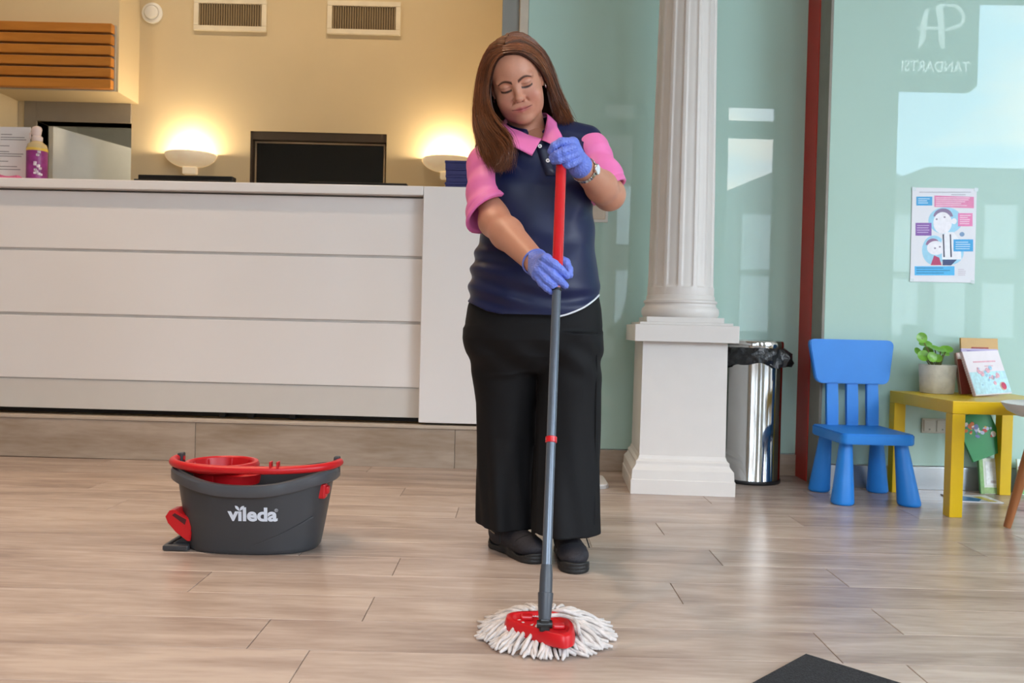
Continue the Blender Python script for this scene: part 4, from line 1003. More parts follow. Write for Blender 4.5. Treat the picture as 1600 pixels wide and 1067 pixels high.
def np_mesh(name, v, f):
    me = bpy.data.meshes.new(name); n = f.shape[1]
    me.vertices.add(len(v)); me.vertices.foreach_set('co', np.asarray(v, np.float32).ravel())
    me.loops.add(f.size); me.loops.foreach_set('vertex_index', f.ravel().astype(np.int32))
    me.polygons.add(len(f)); me.polygons.foreach_set('loop_start', np.arange(0, f.size, n, dtype=np.int32))
    me.update(calc_edges=True); me.validate(); return me
def cone(a, b, ra, rb):
    a, b = V3(a), V3(b); ba = b - a; L = ba @ ba
    def fn(X, Y, Z):
        t = np.clip(((X - a[0]) * ba[0] + (Y - a[1]) * ba[1] + (Z - a[2]) * ba[2]) / L, 0, 1)
        return np.sqrt((X - a[0] - ba[0] * t) ** 2 + (Y - a[1] - ba[1] * t) ** 2 + (Z - a[2] - ba[2] * t) ** 2) - (ra + (rb - ra) * t)
    r = max(ra, rb); return fn, np.minimum(a, b) - r, np.maximum(a, b) + r
def ell(c, r, R=None):
    c, r = V3(c), V3(r); R = np.eye(3) if R is None else R
    def fn(X, Y, Z):
        dx, dy, dz = X - c[0], Y - c[1], Z - c[2]
        q = [(dx * R[0, i] + dy * R[1, i] + dz * R[2, i]) / r[i] for i in range(3)]
        k0 = np.sqrt(q[0] ** 2 + q[1] ** 2 + q[2] ** 2) + 1e-9
        k1 = np.sqrt((q[0] / r[0]) ** 2 + (q[1] / r[1]) ** 2 + (q[2] / r[2]) ** 2) + 1e-9
        return k0 * (k0 - 1) / k1
    m = r.max(); return fn, c - m, c + m
def column(zs, cx, cy, rx, ry, e=2.0):
    zs = V3(zs); o = np.argsort(zs); zs = zs[o]; cx, cy, rx, ry = [V3(q)[o] if hasattr(q, '__len__') else np.full(len(zs), float(q)) for q in (cx, cy, rx, ry)]
    def fn(X, Y, Z):
        z = Z[0, 0, :]; f = lambda q: np.interp(z, zs, q)[None, None, :]
        a, b, p, q = f(cx), f(cy), f(rx), f(ry)
        d = ((np.abs(X - a) / p) ** e + (np.abs(Y - b) / q) ** e) ** (1 / e)
        return np.maximum((d - 1) * np.minimum(p, q), np.maximum(zs[0] - Z, Z - zs[-1]))
    return fn, (min(cx - rx), min(cy - ry), zs[0]), (max(cx + rx), max(cy + ry), zs[-1])
def outline_column(rows, e=2.0):
    """rows: (photo row, left px, right px, centre depth, half depth)"""
    zs, cx, cy, rx, ry = [], [], [], [], []
    for (py, l, r, Y, d) in rows:
        a, b = W(l, py, Y), W(r, py, Y); zs.append((a[2] + b[2]) / 2); cx.append((a[0] + b[0]) / 2); rx.append((b[0] - a[0]) / 2); cy.append(Y); ry.append(d)
    return column(zs, cx, cy, rx, ry, e)

PR = V3((0.075, 2.56, 0.0))
person = thing('person', 'woman in navy and pink polo shirt, black trousers and blue gloves holding the mop', 'person', PR)
def ppart(name, v, f, m, parent=person, smooth=True, angle=0):
    me = np_mesh(name, np.asarray(v) - PR, f); return obj_me(name, me, m, parent, smooth, angle=angle)

# ---- head frame: origin between the eyes; x to her left, u up, f out of the face
HO = W(806.5, 135.5, 2.425)
vdir = V3((0, 0, EYE)) - HO; vdir /= np.linalg.norm(vdir)
camx = V3(CAMROT @ Vector((1, 0, 0))); upv = np.cross(vdir, camx); upv /= np.linalg.norm(upv); rx_ = np.cross(upv, vdir)
rl = math.radians(15.5); hx = rx_ * math.cos(rl) + upv * math.sin(rl); hu = upv * math.cos(rl) - rx_ * math.sin(rl)
hu0, hf0 = hu.copy(), vdir.copy()
def head_axes(pitch, yaw):
    u = hu0 * math.cos(pitch) + hf0 * math.sin(pitch); f = hf0 * math.cos(pitch) - hu0 * math.sin(pitch)
    x = hx * math.cos(yaw) - f * math.sin(yaw); f = f * math.cos(yaw) + hx * math.sin(yaw); return x, u, f
HX, HU, HF = head_axes(math.radians(11), math.radians(-3))
HR = np.stack([HX, HU, HF], 1)           # columns
def H(x, u, f): return HO + HR @ V3((x, u, f))
def Hl(P): return (np.asarray(P) - HO) @ HR
def hell(c, r): return ell(H(*c), r, HR)
def hcone(a, b, ra, rb): return cone(H(*a), H(*b), ra, rb)

neck_base = W(832, 214, 2.555)
hc = H(0, 0, -0.08)
FH = Field(hc - [0.125, 0.135, 0.205], hc + [0.125, 0.145, 0.15], 0.0017)
FH.add(hell((0, 0.030, -0.083), (0.0740, 0.084, 0.092)), 0.01)
FH.add(hell((0, -0.040, -0.060), (0.0715, 0.074, 0.060)), 0.03)
FH.add(hell((0, -0.074, -0.048), (0.0600, 0.044, 0.052)), 0.02)
FH.add(hell((0, -0.099, -0.014), (0.0270, 0.019, 0.021)), 0.014)            # chin
for s in (-1, 1):
    FH.add(hell((s * 0.038, -0.040, -0.021), (0.028, 0.027, 0.024)), 0.022)   # cheeks
    FH.add(hell((s * 0.028, 0.020, -0.011), (0.027, 0.009, 0.011)), 0.014)    # brow
FH.add(hell((0, -0.112, -0.070), (0.046, 0.022, 0.045)), 0.016)                # soft under-chin
FH.add(cone(H(0, -0.06, -0.112), neck_base + [0, 0.02, -0.05], 0.053, 0.060), 0.012)
for s in (-1, 1):
    FH.add(hell((s * 0.0315, 0.003, 0.012), (0.019, 0.012, 0.013)), 0.012, 's')   # sockets
    FH.add(hell((s * 0.0315, 0.002, -0.0115), (0.0165, 0.0125, 0.0145)), 0.005)   # lidded eyeballs
    FH.add(hell((s * 0.0315, -0.0085, 0.0035), (0.013, 0.0012, 0.003)), 0.0025, 's')   # lid opening
FH.add(hcone((0, 0.006, -0.002), (0, -0.030, 0.013), 0.0070, 0.0098), 0.010)
FH.add(hell((0, -0.0335, 0.0165), (0.0105, 0.0092, 0.0095)), 0.007)
for s in (-1, 1):
    FH.add(hell((s * 0.0125, -0.0365, 0.0055), (0.0075, 0.0072, 0.0095)), 0.006)
    FH.add(hell((s * 0.0065, -0.0435, 0.0125), (0.0036, 0.0022, 0.005)), 0.003, 's')
    FH.add(hcone((s * 0.020, -0.040, 0.004), (s * 0.0315, -0.062, -0.003), 0.0016, 0.0014), 0.010, 's')   # smile folds
FH.add(hell((0, -0.063, -0.004), (0.030, 0.017, 0.012)), 0.014)              # muzzle
for x0, x1, u0, u1, r0, r1 in ((0, 0.028, -0.0615, -0.0600, 0.0042, 0.0018), (0, -0.028, -0.0615, -0.0600, 0.0042, 0.0018)):
    FH.add(hcone((x0, u0, 0.0062), (x1, u1, -0.002), r0, r1), 0.004)
    FH.add(hcone((x0, -0.0705, 0.0058), (x1 * .8, -0.067, 0.0), 0.0052, 0.002), 0.004)
    FH.add(hcone((x0, -0.0658, 0.0125), (x1 * 1.08, -0.0632, 0.003), 0.0014, 0.0012), 0.0022, 's')
for s in (-1, 1):                                                            # ears
    FH.add(hell((s * 0.0755, -0.006, -0.085), (0.0075, 0.030, 0.017)), 0.006)
    FH.add(hell((s * 0.0815, -0.002, -0.082), (0.004, 0.018, 0.009)), 0.004, 's')
hv, hf_ = FH.mesh()

# ---- arms and upper chest
SHR, ELR, WRR = W(766, 262, 2.575), W(773, 346, 2.445), W(841, 414, 2.205)
SHL, ELL, WRL = W(919, 246, 2.575), W(952, 304, 2.50), W(906, 259, 2.285)
FA = Field((-0.16, 2.12, 0.80), (0.40, 2.70, 1.36), 0.003)
FA.add(outline_column([(205, 812, 855, 2.565, .05), (225, 780, 905, 2.565, .08), (260, 765, 918, 2.565, .10), (330, 770, 915, 2.565, .10), (450, 760, 915, 2.565, .11)]), 0.02)
def arm(sh, el, wr, r):
    FA.add(cone(sh, el, r[0], r[1]), 0.02)
    m = el + (wr - el) * 0.30
    FA.add(cone(el, m, r[1], r[2]), 0.015); FA.add(cone(m, wr, r[2], r[3]), 0.02)
arm(SHR, ELR, WRR, (0.044, 0.047, 0.046, 0.031)); arm(SHL, ELL, WRL, (0.044, 0.047, 0.045, 0.030))
av, af = FA.mesh()
M_skin = bpy.data.materials.new('skin'); M_skin.use_nodes = True
n = M_skin.node_tree.nodes; l = M_skin.node_tree.links; b = n['Principled BSDF']
at_ = n.new('ShaderNodeAttribute'); at_.attribute_name = 'tone'
nz_ = n.new('ShaderNodeTexNoise'); nz_.inputs['Scale'].default_value = 90
mxx = n.new('ShaderNodeMix'); mxx.data_type = 'RGBA'; mxx.blend_type = 'MULTIPLY'; mxx.inputs[0].default_value = 0.10
l.new(at_.outputs['Color'], mxx.inputs[6]); l.new(nz_.outputs['Fac'], mxx.inputs[7]); l.new(mxx.outputs[2], b.inputs['Base Color'])
b.inputs['Roughness'].default_value = 0.45; b.inputs['Subsurface Weight'].default_value = 0.12; b.inputs['Subsurface Radius'].default_value = (0.008, 0.003, 0.002)
bv = np.concatenate([hv, av]); bf = np.concatenate([hf_, af + len(hv)])
me = np_mesh('body', bv - PR, bf)
tone = np.tile(V3(s2l('c98f75')[:3]), (len(bv), 1)); q = Hl(bv); isH = np.arange(len(bv)) < len(hv)
def paint(mask, col, amt=1.0):
    m = (np.clip(mask, 0, 1) * amt * isH)[:, None]; tone[:] = tone * (1 - m) + m * V3(s2l(col)[:3])
X_, U_, F_ = q[:, 0], q[:, 1], q[:, 2]; front = (F_ > -0.035)
g = lambda a, s: np.exp(-(a / s) ** 2)
for s in (-1, 1):
    paint(g(X_ - s * 0.042, 0.02) * g(U_ + 0.036, 0.018) * front, 'c06f62', 0.45)
    ax_ = s * X_; t = np.clip((ax_ - 0.010) / 0.040, 0, 1)
    uc = 0.0140 + 0.010 * np.sin(np.pi * np.clip(t * 0.85, 0, 1)) - 0.003 * t; th = 0.0042 * (1 - 0.55 * t)
    paint(np.clip(1.6 - np.abs(U_ - uc) / th, 0, 1) * (ax_ > 0.009) * (ax_ < 0.051) * front, '3f241a', 0.95)
    e = (ax_ - 0.0315) / 0.0155
    lash = -0.0088 + 0.0030 * e ** 2
    paint(np.clip(1.7 - np.abs(U_ - lash) / 0.0026, 0, 1) * (np.abs(e) < 1.08) * front, '1c1210', 0.92)
    paint(g(e + 0.05, 0.42) * g(U_ - lash - 0.0012, 0.0024) * front, '15100e', 0.9)
    paint(g(e, 0.9) * g(U_ - 0.002, 0.006) * front, 'a4705f', 0.40)
    paint(np.clip(1.5 - np.abs(U_ - (lash + 0.0105 + 0.001 * (1 - e ** 2))) / 0.0011, 0, 1) * (np.abs(e) < 1.0) * front, '7e4c3c', 0.5)
    paint(g(X_ - s * 0.007, 0.0035) * g(U_ + 0.0435, 0.002) * (F_ > 0), '5a2c24', 0.7)
lm = np.clip(1.5 - np.sqrt((X_ / 0.0280) ** 2 + ((U_ + 0.0658) / 0.0088) ** 2) * 1.25, 0, 1) * (F_ > -0.012)
paint(lm, 'b8565e', 0.8)
ml = -0.0658 + 0.0034 * (X_ / 0.029) ** 2
paint(np.clip(1.6 - np.abs(U_ - ml) / 0.0011, 0, 1) * (np.abs(X_) < 0.0305) * (F_ > -0.015), '6a2c30', 0.85)
ca = me.color_attributes.new('tone', 'FLOAT_COLOR', 'POINT'); ca.data.foreach_set('color', np.concatenate([tone, np.ones((len(bv), 1))], 1).astype(np.float32).ravel())
body = obj_me('body', me, M_skin, person, True, angle=0); body['label'] = 'light-skinned face, neck and bare forearms'

# ---- shirt
M_navy_s = mat('navy_polyester', '101a42', 0.40, var=0.05, nscale=20, bump=0.05, bscale=900, spec=0.35)
M_pink_s = mat('pink_polyester', 'ea78b8', 0.5, var=0.03, nscale=20, bump=0.05, bscale=900)
FS = Field((-0.19, 2.33, 0.76), (0.40, 2.76, 1.385), 0.0032)
FS.add(outline_column([(228, 768, 915, 2.57, .105), (250, 758, 924, 2.57, .118), (300, 758, 925, 2.565, .130), (350, 752, 929, 2.565, .132), (385, 747, 930, 2.565, .137), (410, 739, 932, 2.565, .145), (440, 734, 936, 2.565, .150), (470, 731, 940, 2.565, .152), (505, 730, 941, 2.565, .152)], 2.25), 0.012)
FS.add(cone(W(826, 208, 2.575), W(768, 238, 2.58), 0.058, 0.055), 0.03); FS.add(cone(W(838, 206, 2.575), W(916, 222, 2.58), 0.056, 0.053), 0.03)
FS.add(ell(W(830, 238, 2.565), (0.13, 0.105, 0.07)), 0.04)
for px in (797, 880): FS.add(ell(W(px, 300, 2.50), (0.072, 0.062, 0.07)), 0.05)
FS.add(ell(W(838, 425, 2.50), (0.14, 0.10, 0.10)), 0.05)                     # belly
FS.add(cone(H(0, -0.09, -0.095), neck_base + [0, 0, 0.03], 0.058, 0.060), 0.012, 's')
FS.add(ell(W(838, 204, 2.465), (0.036, 0.045, 0.036)), 0.006, 's')
def shirt_folds(F, X, Y, Z):
    zw = W(760, 408, 2.5)[2]; xl = W(745, 400, 2.5)[0]
    s1 = 0.0055 * np.sin((Z - zw) * 105 + (X - xl) * 22 + 1.1) * np.exp(-((Z - zw + 0.01) / 0.055) ** 2) * np.exp(-((X - xl) / 0.13) ** 2)
    zb = W(840, 465, 2.4)[2]
    s2 = 0.0045 * np.sin((Z - zb) * 95 - (X - 0.1) ** 2 * 60 + 2 * np.sin(X * 9)) * np.exp(-((Z - zb) / 0.045) ** 2)
    s3 = 0.0018 * np.sin(X * 55 + Z * 18 + 1.5 * np.sin(Z * 14)) * np.exp(-((Z - W(840, 370, 2.4)[2]) / 0.09) ** 2)
    xr, zr_ = W(915, 330, 2.45)[0], W(915, 330, 2.45)[2]
    s4 = 0.003 * np.sin((X - xr) * 60 - (Z - zr_) * 45) * np.exp(-((X - xr) / 0.06) ** 2 - ((Z - zr_) / 0.10) ** 2)
    hemx = np.array([W(p, q_, 2.45)[0] for p, q_ in ((725, 468), (760, 486), (800, 495), (845, 498), (880, 494), (910, 482), (930, 468), (945, 455))])
    hemz = np.array([W(p, q_, 2.45)[2] for p, q_ in ((725, 468), (760, 486), (800, 495), (845, 498), (880, 494), (910, 482), (930, 468), (945, 455))])
    hz = np.interp(X[:, 0, 0], hemx, hemz)[:, None, None]
    return np.maximum(F + s1 + s2 + s3 + s4, hz - Z)
FS.warp(shirt_folds)
sv, sf = FS.mesh()
shirt = ppart('shirt_body', sv, sf, M_navy_s); shirt['label'] = 'navy polo shirt body'
def sleeve(sh, el, wr, t_end, r0, r1, bend, lo, hi, folds):
    A = Field(lo, hi, 0.003); d = el - sh; end = sh + d * t_end
    A.add(cone(sh, end + d * 0.12, r0, r1), 0.01)
    A.add(ell(sh + V3((0, 0, 0.005)), (r0 * 1.0, r0 * 1.05, r0)), 0.02)
    dn = d / np.linalg.norm(d)
    nrm = dn + bend; nrm /= np.linalg.norm(nrm)
    def cut(F, X, Y, Z):
        al = (X - sh[0]) * dn[0] + (Y - sh[1]) * dn[1] + (Z - sh[2]) * dn[2]
        L_ = np.linalg.norm(d)
        th = np.arctan2((Y - sh[1]) * -1, X - sh[0])
        w_ = folds * np.sin(al * 95 + 2.2 * np.sin(th) + 1.3 * np.sin(al * 30)) * np.exp(-((al - L_ * 0.55) / 0.07) ** 2)
        hemline = 0.0022 * np.exp(-(((X - end[0]) * nrm[0] + (Y - end[1]) * nrm[1] + (Z - end[2]) * nrm[2] + 0.022) / 0.003) ** 2)
        pl = (X - end[0]) * nrm[0] + (Y - end[1]) * nrm[1] + (Z - end[2]) * nrm[2]
        return np.maximum(F + w_ + hemline, pl)
    A.warp(cut)
    A.add(cone(sh + d * 0.80, el + d * 0.45, r1 * 0.80, r1 * 0.92), 0.004, 's')
    return A
SLR = sleeve(W(764, 261, 2.565), W(768, 343, 2.465), WRR, 0.90, 0.066, 0.078, V3((0.42, 0.0, 0.15)), (-0.20, 2.36, 0.95), (0.12, 2.68, 1.36), 0.0038)
v_, f_ = SLR.mesh(); o = ppart('sleeve', v_, f_, M_pink_s); o['label'] = 'pink short sleeve'
SLL = sleeve(W(921, 239, 2.575), W(953, 303, 2.505), WRL, 0.96, 0.060, 0.066, V3((0.25, 0.25, 0.0)), (0.12, 2.38, 1.0), (0.42, 2.70, 1.36), 0.004)
v_, f_ = SLL.mesh(); o = ppart('sleeve', v_, f_, M_pink_s); o['label'] = 'pink short sleeve'

# collar, placket, buttons, piping (laid on the shirt surface)
def patch_grid(name, upper, lower, m, k=6, nu=26, thick=0.0028, bulge=0.004, label=None):
    up = catmull([Vector(p) for p in upper], k * 2); lo_ = catmull([Vector(p) for p in lower], k * 2)
    nn_ = min(len(up), len(lo_)); rows = []
    for i in range(nn_):
        a, b_ = up[int(i * (len(up) - 1) / (nn_ - 1))], lo_[int(i * (len(lo_) - 1) / (nn_ - 1))]
        rows.append([a.lerp(b_, j / 8) + Vector((0, -bulge * math.sin(math.pi * j / 8), 0)) - Vector(PR) for j in range(9)])
    bm = add_grid(new_bm(), rows, False)
    bmesh.ops.recalc_face_normals(bm, faces=bm.faces)
    o = obj(name, bm, m, person, True, angle=40); md = o.modifiers.new('thickness', 'SOLIDIFY'); md.thickness = thick; md.offset = 0
    if label: o['label'] = label
    return o
def on(px, py, off=0.004): p = FS.hit(px, py, off=off); return (p[0], p[1], p[2])
NB_ = neck_base
def nk(px, py, Y): return tuple(W(px, py, Y))
patch_grid('collar_flap', [nk(846, 217, 2.455), nk(828, 212, 2.46), nk(812, 205, 2.475), nk(797, 199, 2.50), nk(788, 190, 2.54), nk(792, 184, 2.58), nk(806, 182, 2.62)],
           [nk(831, 243.5, 2.425), nk(818, 237, 2.428), nk(803, 229, 2.43), nk(786, 219, 2.46), nk(772, 208, 2.52), nk(777, 200, 2.60), nk(798, 196, 2.66)], M_pink_s, label='pink collar')
patch_grid('collar_flap', [nk(846, 219, 2.455), nk(851, 205, 2.465), nk(853.5, 192, 2.48), nk(855, 181, 2.51), nk(852, 177, 2.56), nk(840, 178, 2.60), nk(815, 181, 2.62)],
           [nk(862.5, 226, 2.425), nk(871, 221, 2.43), nk(878.5, 215, 2.44), nk(871, 200, 2.475), nk(868, 190, 2.55), nk(855, 190, 2.63), nk(815, 195, 2.66)], M_pink_s, label='pink collar')
def strip(name, pts, w, m, off, thick=0.002):
    P_ = [Vector(on(px, py, off)) - Vector(PR) for px, py in pts]
    bm = new_bm(); rows = [[p + Vector((-w / 2, 0, 0)), p + Vector((w / 2, 0, 0))] for p in P_]; add_grid(bm, rows, False)
    o = obj(name, bm, m, person, True); md = o.modifiers.new('thickness', 'SOLIDIFY'); md.thickness = thick; md.offset = 0; return o
strip('placket', [(844, 221), (847, 235), (851, 249), (856, 262), (861, 274)], 0.030, mat('navy_placket', '131b38', 0.45), 0.003)
M_btn = mat('white_button', 'e8e8ea', 0.3)
for (px, py) in ((843.5, 228.5), (856, 251)):
    p = V3(on(px, py, 0.006)) - PR
    bt = obj('button', add_lathe(new_bm(), [(0.0058, 0), (0.0062, 0.0012), (0.005, 0.0022), (0.003, 0.0014)], 20), M_btn, person, True, loc=p, rot=(math.radians(80), 0, 0))
    obj('button_hole', add_lathe(new_bm(), [(0.0018, 0.0016), (0.0018, 0.0024)], 10), M_black, bt)
pts = []
for (px, py) in ((872, 494.5), (885, 491.5), (900, 486), (915, 478.5), (928, 469), (936, 461)):
    pts.append(V3(on(px, py, 0.002)) - PR)
obj('white_piping', add_tube(new_bm(), catmull([Vector(p) for p in pts], 5), 0.0028, 6), mat('white_piping', 'dfe3ea', 0.5), person, True)

# ---- trousers
M_trs = mat('black_jersey', '0c0c0f', 0.75, var=0.08, nscale=30, bump=0.06, bscale=700, spec=0.3)
FT = Field((-0.19, 2.36, 0.03), (0.37, 2.80, 0.86), 0.0038)
FT.add(outline_column([(455, 740, 934, 2.58, .135), (480, 731, 939, 2.585, .148), (505, 727, 941, 2.59, .155), (530, 727.5, 941, 2.59, .150), (555, 738, 936, 2.59, .125), (580, 770, 905, 2.59, .08)], 2.3), 0.01)
FT.add(outline_column([(520, 729, 852, 2.61, .130), (550, 730, 849, 2.62, .115), (590, 738, 845, 2.63, .105), (630, 744, 840, 2.64, .098), (680, 746, 838, 2.65, .095), (740, 746, 837, 2.655, .098), (800, 747, 836, 2.66, .104), (850, 748, 835, 2.66, .110)], 2.2), 0.035)
FT.add(outline_column([(520, 845, 940, 2.57, .130), (550, 845, 940, 2.565, .118), (590, 842, 939.5, 2.56, .108), (630, 838, 938.5, 2.555, .100), (680, 835, 937, 2.55, .098), (740, 832, 936, 2.545, .104), (800, 830, 935, 2.54, .112), (860, 829, 935, 2.535, .118)], 2.2), 0.014)
def tr_folds(F, X, Y, Z):
    xm = W(837, 700, 2.6)[0]; zk = W(830, 560, 2.5)[2]
    u = np.clip((0.55 - Z) / 0.45, 0, 1)
    th = np.where(X < xm, np.arctan2(Y - 2.655, X - W(791, 700, 2.65)[0]), np.arctan2(Y - 2.545, X - W(884, 700, 2.55)[0]))
    f1 = 0.0065 * u * np.sin(th * 5 + 1.2 * np.sin(Z * 9)) + 0.003 * u * np.sin(th * 9 + Z * 12)
    f2 = 0.004 * np.sin((Z - zk) * 60 + (X - xm) * 45) * np.exp(-((Z - zk) / 0.06) ** 2)
    hem = np.where(X < xm, W(790, 831, 2.56)[2] + 0.16 * np.clip(W(765, 831, 2.56)[0] - X, 0, .1), W(880, 841, 2.44)[2])
    return np.maximum(F + f1 + f2, hem - Z)
FT.warp(tr_folds)
v_, f_ = FT.mesh(); o = ppart('trousers', v_, f_, M_trs); o['label'] = 'wide black trousers'
# side slit seam lines
for pts in ([(938, 520), (937, 600), (935.5, 700), (934, 820)],):
    P_ = [V3(FT.hit(px - 5, py, 2.3, 2.8, 0.001)) - PR for px, py in pts]; obj('side_seam', add_tube(new_bm(), catmull([Vector(p) for p in P_], 5), 0.002, 6), M_trs, person, True)

# ---- shoes
M_shoe = mat('black_mesh_shoe', '211f26', 0.7, var=0.3, nscale=150, bump=0.3, bscale=400); M_sole = mat('black_rubber_sole', '1b1b1c', 0.55); M_lace = mat('black_lace', '0d0d0e', 0.8); M_pipe = mat('beige_shoe_piping', 'b9a78f', 0.5)
def shoe(toe, heel, parent=person):
    toe, heel = V3((*toe, 0)), V3((*heel, 0)); d = toe - heel; L = np.linalg.norm(d); d /= L; sd = np.array([-d[1], d[0], 0])
    Q = lambda a, s, z: heel + d * (a * L) + sd * s + V3((0, 0, z))
    lo = np.minimum(toe, heel) - 0.09; hi = np.maximum(toe, heel) + 0.09; lo[2] = -0.004; hi[2] = 0.14
    R_ = np.stack([d, sd, V3((0, 0, 1))], 1)
    A = Field(lo, hi, 0.0028)
    A.add(ell(Q(0.17, 0, 0.052), (0.052, 0.036, 0.042), R_), 0.01); A.add(ell(Q(0.5, 0, 0.046), (0.085, 0.040, 0.040), R_), 0.03)
    A.add(ell(Q(0.78, 0, 0.042), (0.062, 0.046, 0.030), R_), 0.03); A.add(cone(Q(0.22, 0, 0.05), Q(0.24, 0, 0.13), 0.036, 0.038), 0.02)
    A.warp(lambda F, X, Y, Z: np.maximum(F, 0.020 - Z)); v, f = A.mesh(); s = ppart('shoe', v, f, M_shoe); UP = A
    A = Field(lo, hi, 0.0028)
    for a, r in ((0.14, 0.037), (0.35, 0.035), (0.6, 0.041), (0.80, 0.045), (0.90, 0.034)): A.add(cone(Q(a, 0, -0.02), Q(a, 0, 0.04), r, r), 0.03)
    A.warp(lambda F, X, Y, Z: np.maximum(np.maximum(F + 0.0008 * np.sin(Z * 600), Z - 0.026 - 0.008 * np.sin(((X - heel[0]) * d[0] + (Y - heel[1]) * d[1]) * 45 + 2.5)), 0.0015 - Z))
    v, f = A.mesh(); so_ = ppart('shoe_sole', v, f, M_sole, s)
    for k in range(4):
        a = 0.42 + 0.07 * k; z = 0.098 - 0.010 * k
        pts = [Q(a, t * 0.028, z - 0.013 * t * t * 1.6) - PR for t in (-1, -.5, 0, .5, 1)]
        obj('lace', add_tube(new_bm(), [Vector(p) for p in pts], 0.0028, 6), M_lace, s, True)
    arc = []
    for t in np.linspace(-1, 1, 13):                       # toe-cap seam laid on the upper
        q0 = Q(0.80 - 0.10 * t * t, t * 0.047, 0.09); zz_ = np.arange(0.09, 0.02, -0.001)
        col_ = np.array([[q0[0], q0[1], z] for z in zz_]); dd = UP.sample(col_); k = int(np.argmax(dd < 0)) if (dd < 0).any() else len(zz_) - 12
        arc.append(Vector(col_[k] - PR))
    obj('toe_seam', add_tube(new_bm(), arc, 0.0022, 6), M_lace, s, True)
    for sg_ in (-1, 1):
        pts = [Q(0.38, sg_ * 0.024, 0.094), Q(0.42, sg_ * 0.048, 0.085), Q(0.46, sg_ * 0.056, 0.062), Q(0.50, sg_ * 0.062, 0.042)]
        obj('lace_end', add_tube(new_bm(), catmull([Vector(p - PR) for p in pts], 4), 0.0022, 6), M_lace, s, True)
        pts = [Q(0.02, sg_ * 0.022, 0.078), Q(0.12, sg_ * 0.0385, 0.066), Q(0.26, sg_ * 0.042, 0.058)]
        obj('shoe_piping', add_tube(new_bm(), catmull([Vector(p - PR) for p in pts], 4), 0.0022, 6), M_pipe, s, True)
shoe((0.205, 2.405), (0.185, 2.665)); 
shoe((0.10, 2.505), (-0.045, 2.70))

# ---- gloves
M_glove = mat('blue_nitrile', '6a7fd8', 0.42, var=0.06, nscale=60, bump=0.25, bscale=140)
def glove(chains, palm, cuff, lo, hi, creases):
    A = Field(lo, hi, 0.0015)
    for (a, b_, ra, rb) in palm: A.add(cone(a, b_, ra, rb), 0.011)
    for ch in chains:
        for (a, b_) in zip(ch[:-1], ch[1:]): A.add(cone(a[0], b_[0], a[1], b_[1]), 0.0032)
    c0, c1, r = cuff; A.add(cone(c0, c1, r, r * 1.05), 0.008)
    dn = (c1 - c0) / np.linalg.norm(c1 - c0)
    A.warp(lambda F, X, Y, Z: np.maximum(F + creases * np.sin(X * 700 + Z * 420 + 3 * np.sin(Y * 260)) * np.sin(Z * 330 - X * 210), (X - c1[0]) * dn[0] + (Y - c1[1]) * dn[1] + (Z - c1[2]) * dn[2]))
    v, f = A.mesh(); return ppart('glove', v, f, M_glove)
zz = at(868, 425, 2.165).z; YH = HW(zz).y; D = YH - 2.165
p = lambda px, py, Y: W(px, py, Y + D)
fr = 0.0104
chR = [
 [(p(851, 404, 2.150), .0125), (p(866, 413, 2.138), .0118), (p(877, 422, 2.139), .0108), (p(886, 431, 2.151), .0092)],
 [(p(848, 415, 2.150), .0125), (p(862, 427, 2.137), .0115), (p(874, 437.5, 2.138), .0108), (p(883.5, 446, 2.151), .0092)],
 [(p(842, 424, 2.152), .0120), (p(853, 436, 2.138), .0108), (p(863, 444.5, 2.139), .0102), (p(871, 451.5, 2.149), .0088)],
 [(p(838, 430, 2.158), .0105), (p(846, 442, 2.145), .0095), (p(854, 450, 2.144), .0088), (p(861, 456, 2.150), .0078)],
 [(p(856, 412, 2.185), .013), (p(872, 404, 2.196), .0125), (p(884, 410, 2.193), .0118), (p(889, 421, 2.186), .0105), (p(890.5, 430, 2.180), .0088)]]
palmR = [(WRR, p(852, 408, 2.165), .030, .019), (WRR, p(844, 424, 2.162), .030, .020), (p(852, 408, 2.165), p(844, 426, 2.162), .018, .016), (WRR, p(839, 430, 2.166), .028, .014)]
gR = glove(chR, palmR, (WRR + (ELR - WRR) * 0.00, WRR + (ELR - WRR) * 0.07, 0.0345), p(825, 462, 2.08), p(897, 388, 2.26), 0.0006)
gR['label'] = 'blue nitrile glove on the lower hand'
obj('glove_cuff', add_tube(new_bm(), [Vector(WRR + (ELR - WRR) * 0.07 - PR) + 0.0358 * (Vector((0, 0, 1)).orthogonal() * 0 + (lambda e1, e2, a: Vector(e1 * math.cos(a) + e2 * math.sin(a)))(*(lambda dn: (np.cross(dn, [0, 0, 1]) / np.linalg.norm(np.cross(dn, [0, 0, 1])), np.cross(dn, np.cross(dn, [0, 0, 1]) / np.linalg.norm(np.cross(dn, [0, 0, 1])))))((ELR - WRR) / np.linalg.norm(ELR - WRR)), a)) for a in np.linspace(0, 2 * math.pi, 33)], 0.0026, 8), M_glove, gR, True)
YT = HW(at(876, 250, 2.25).z).y; D2 = YT - 2.25
p = lambda px, py, Y: W(px, py, Y + D2)
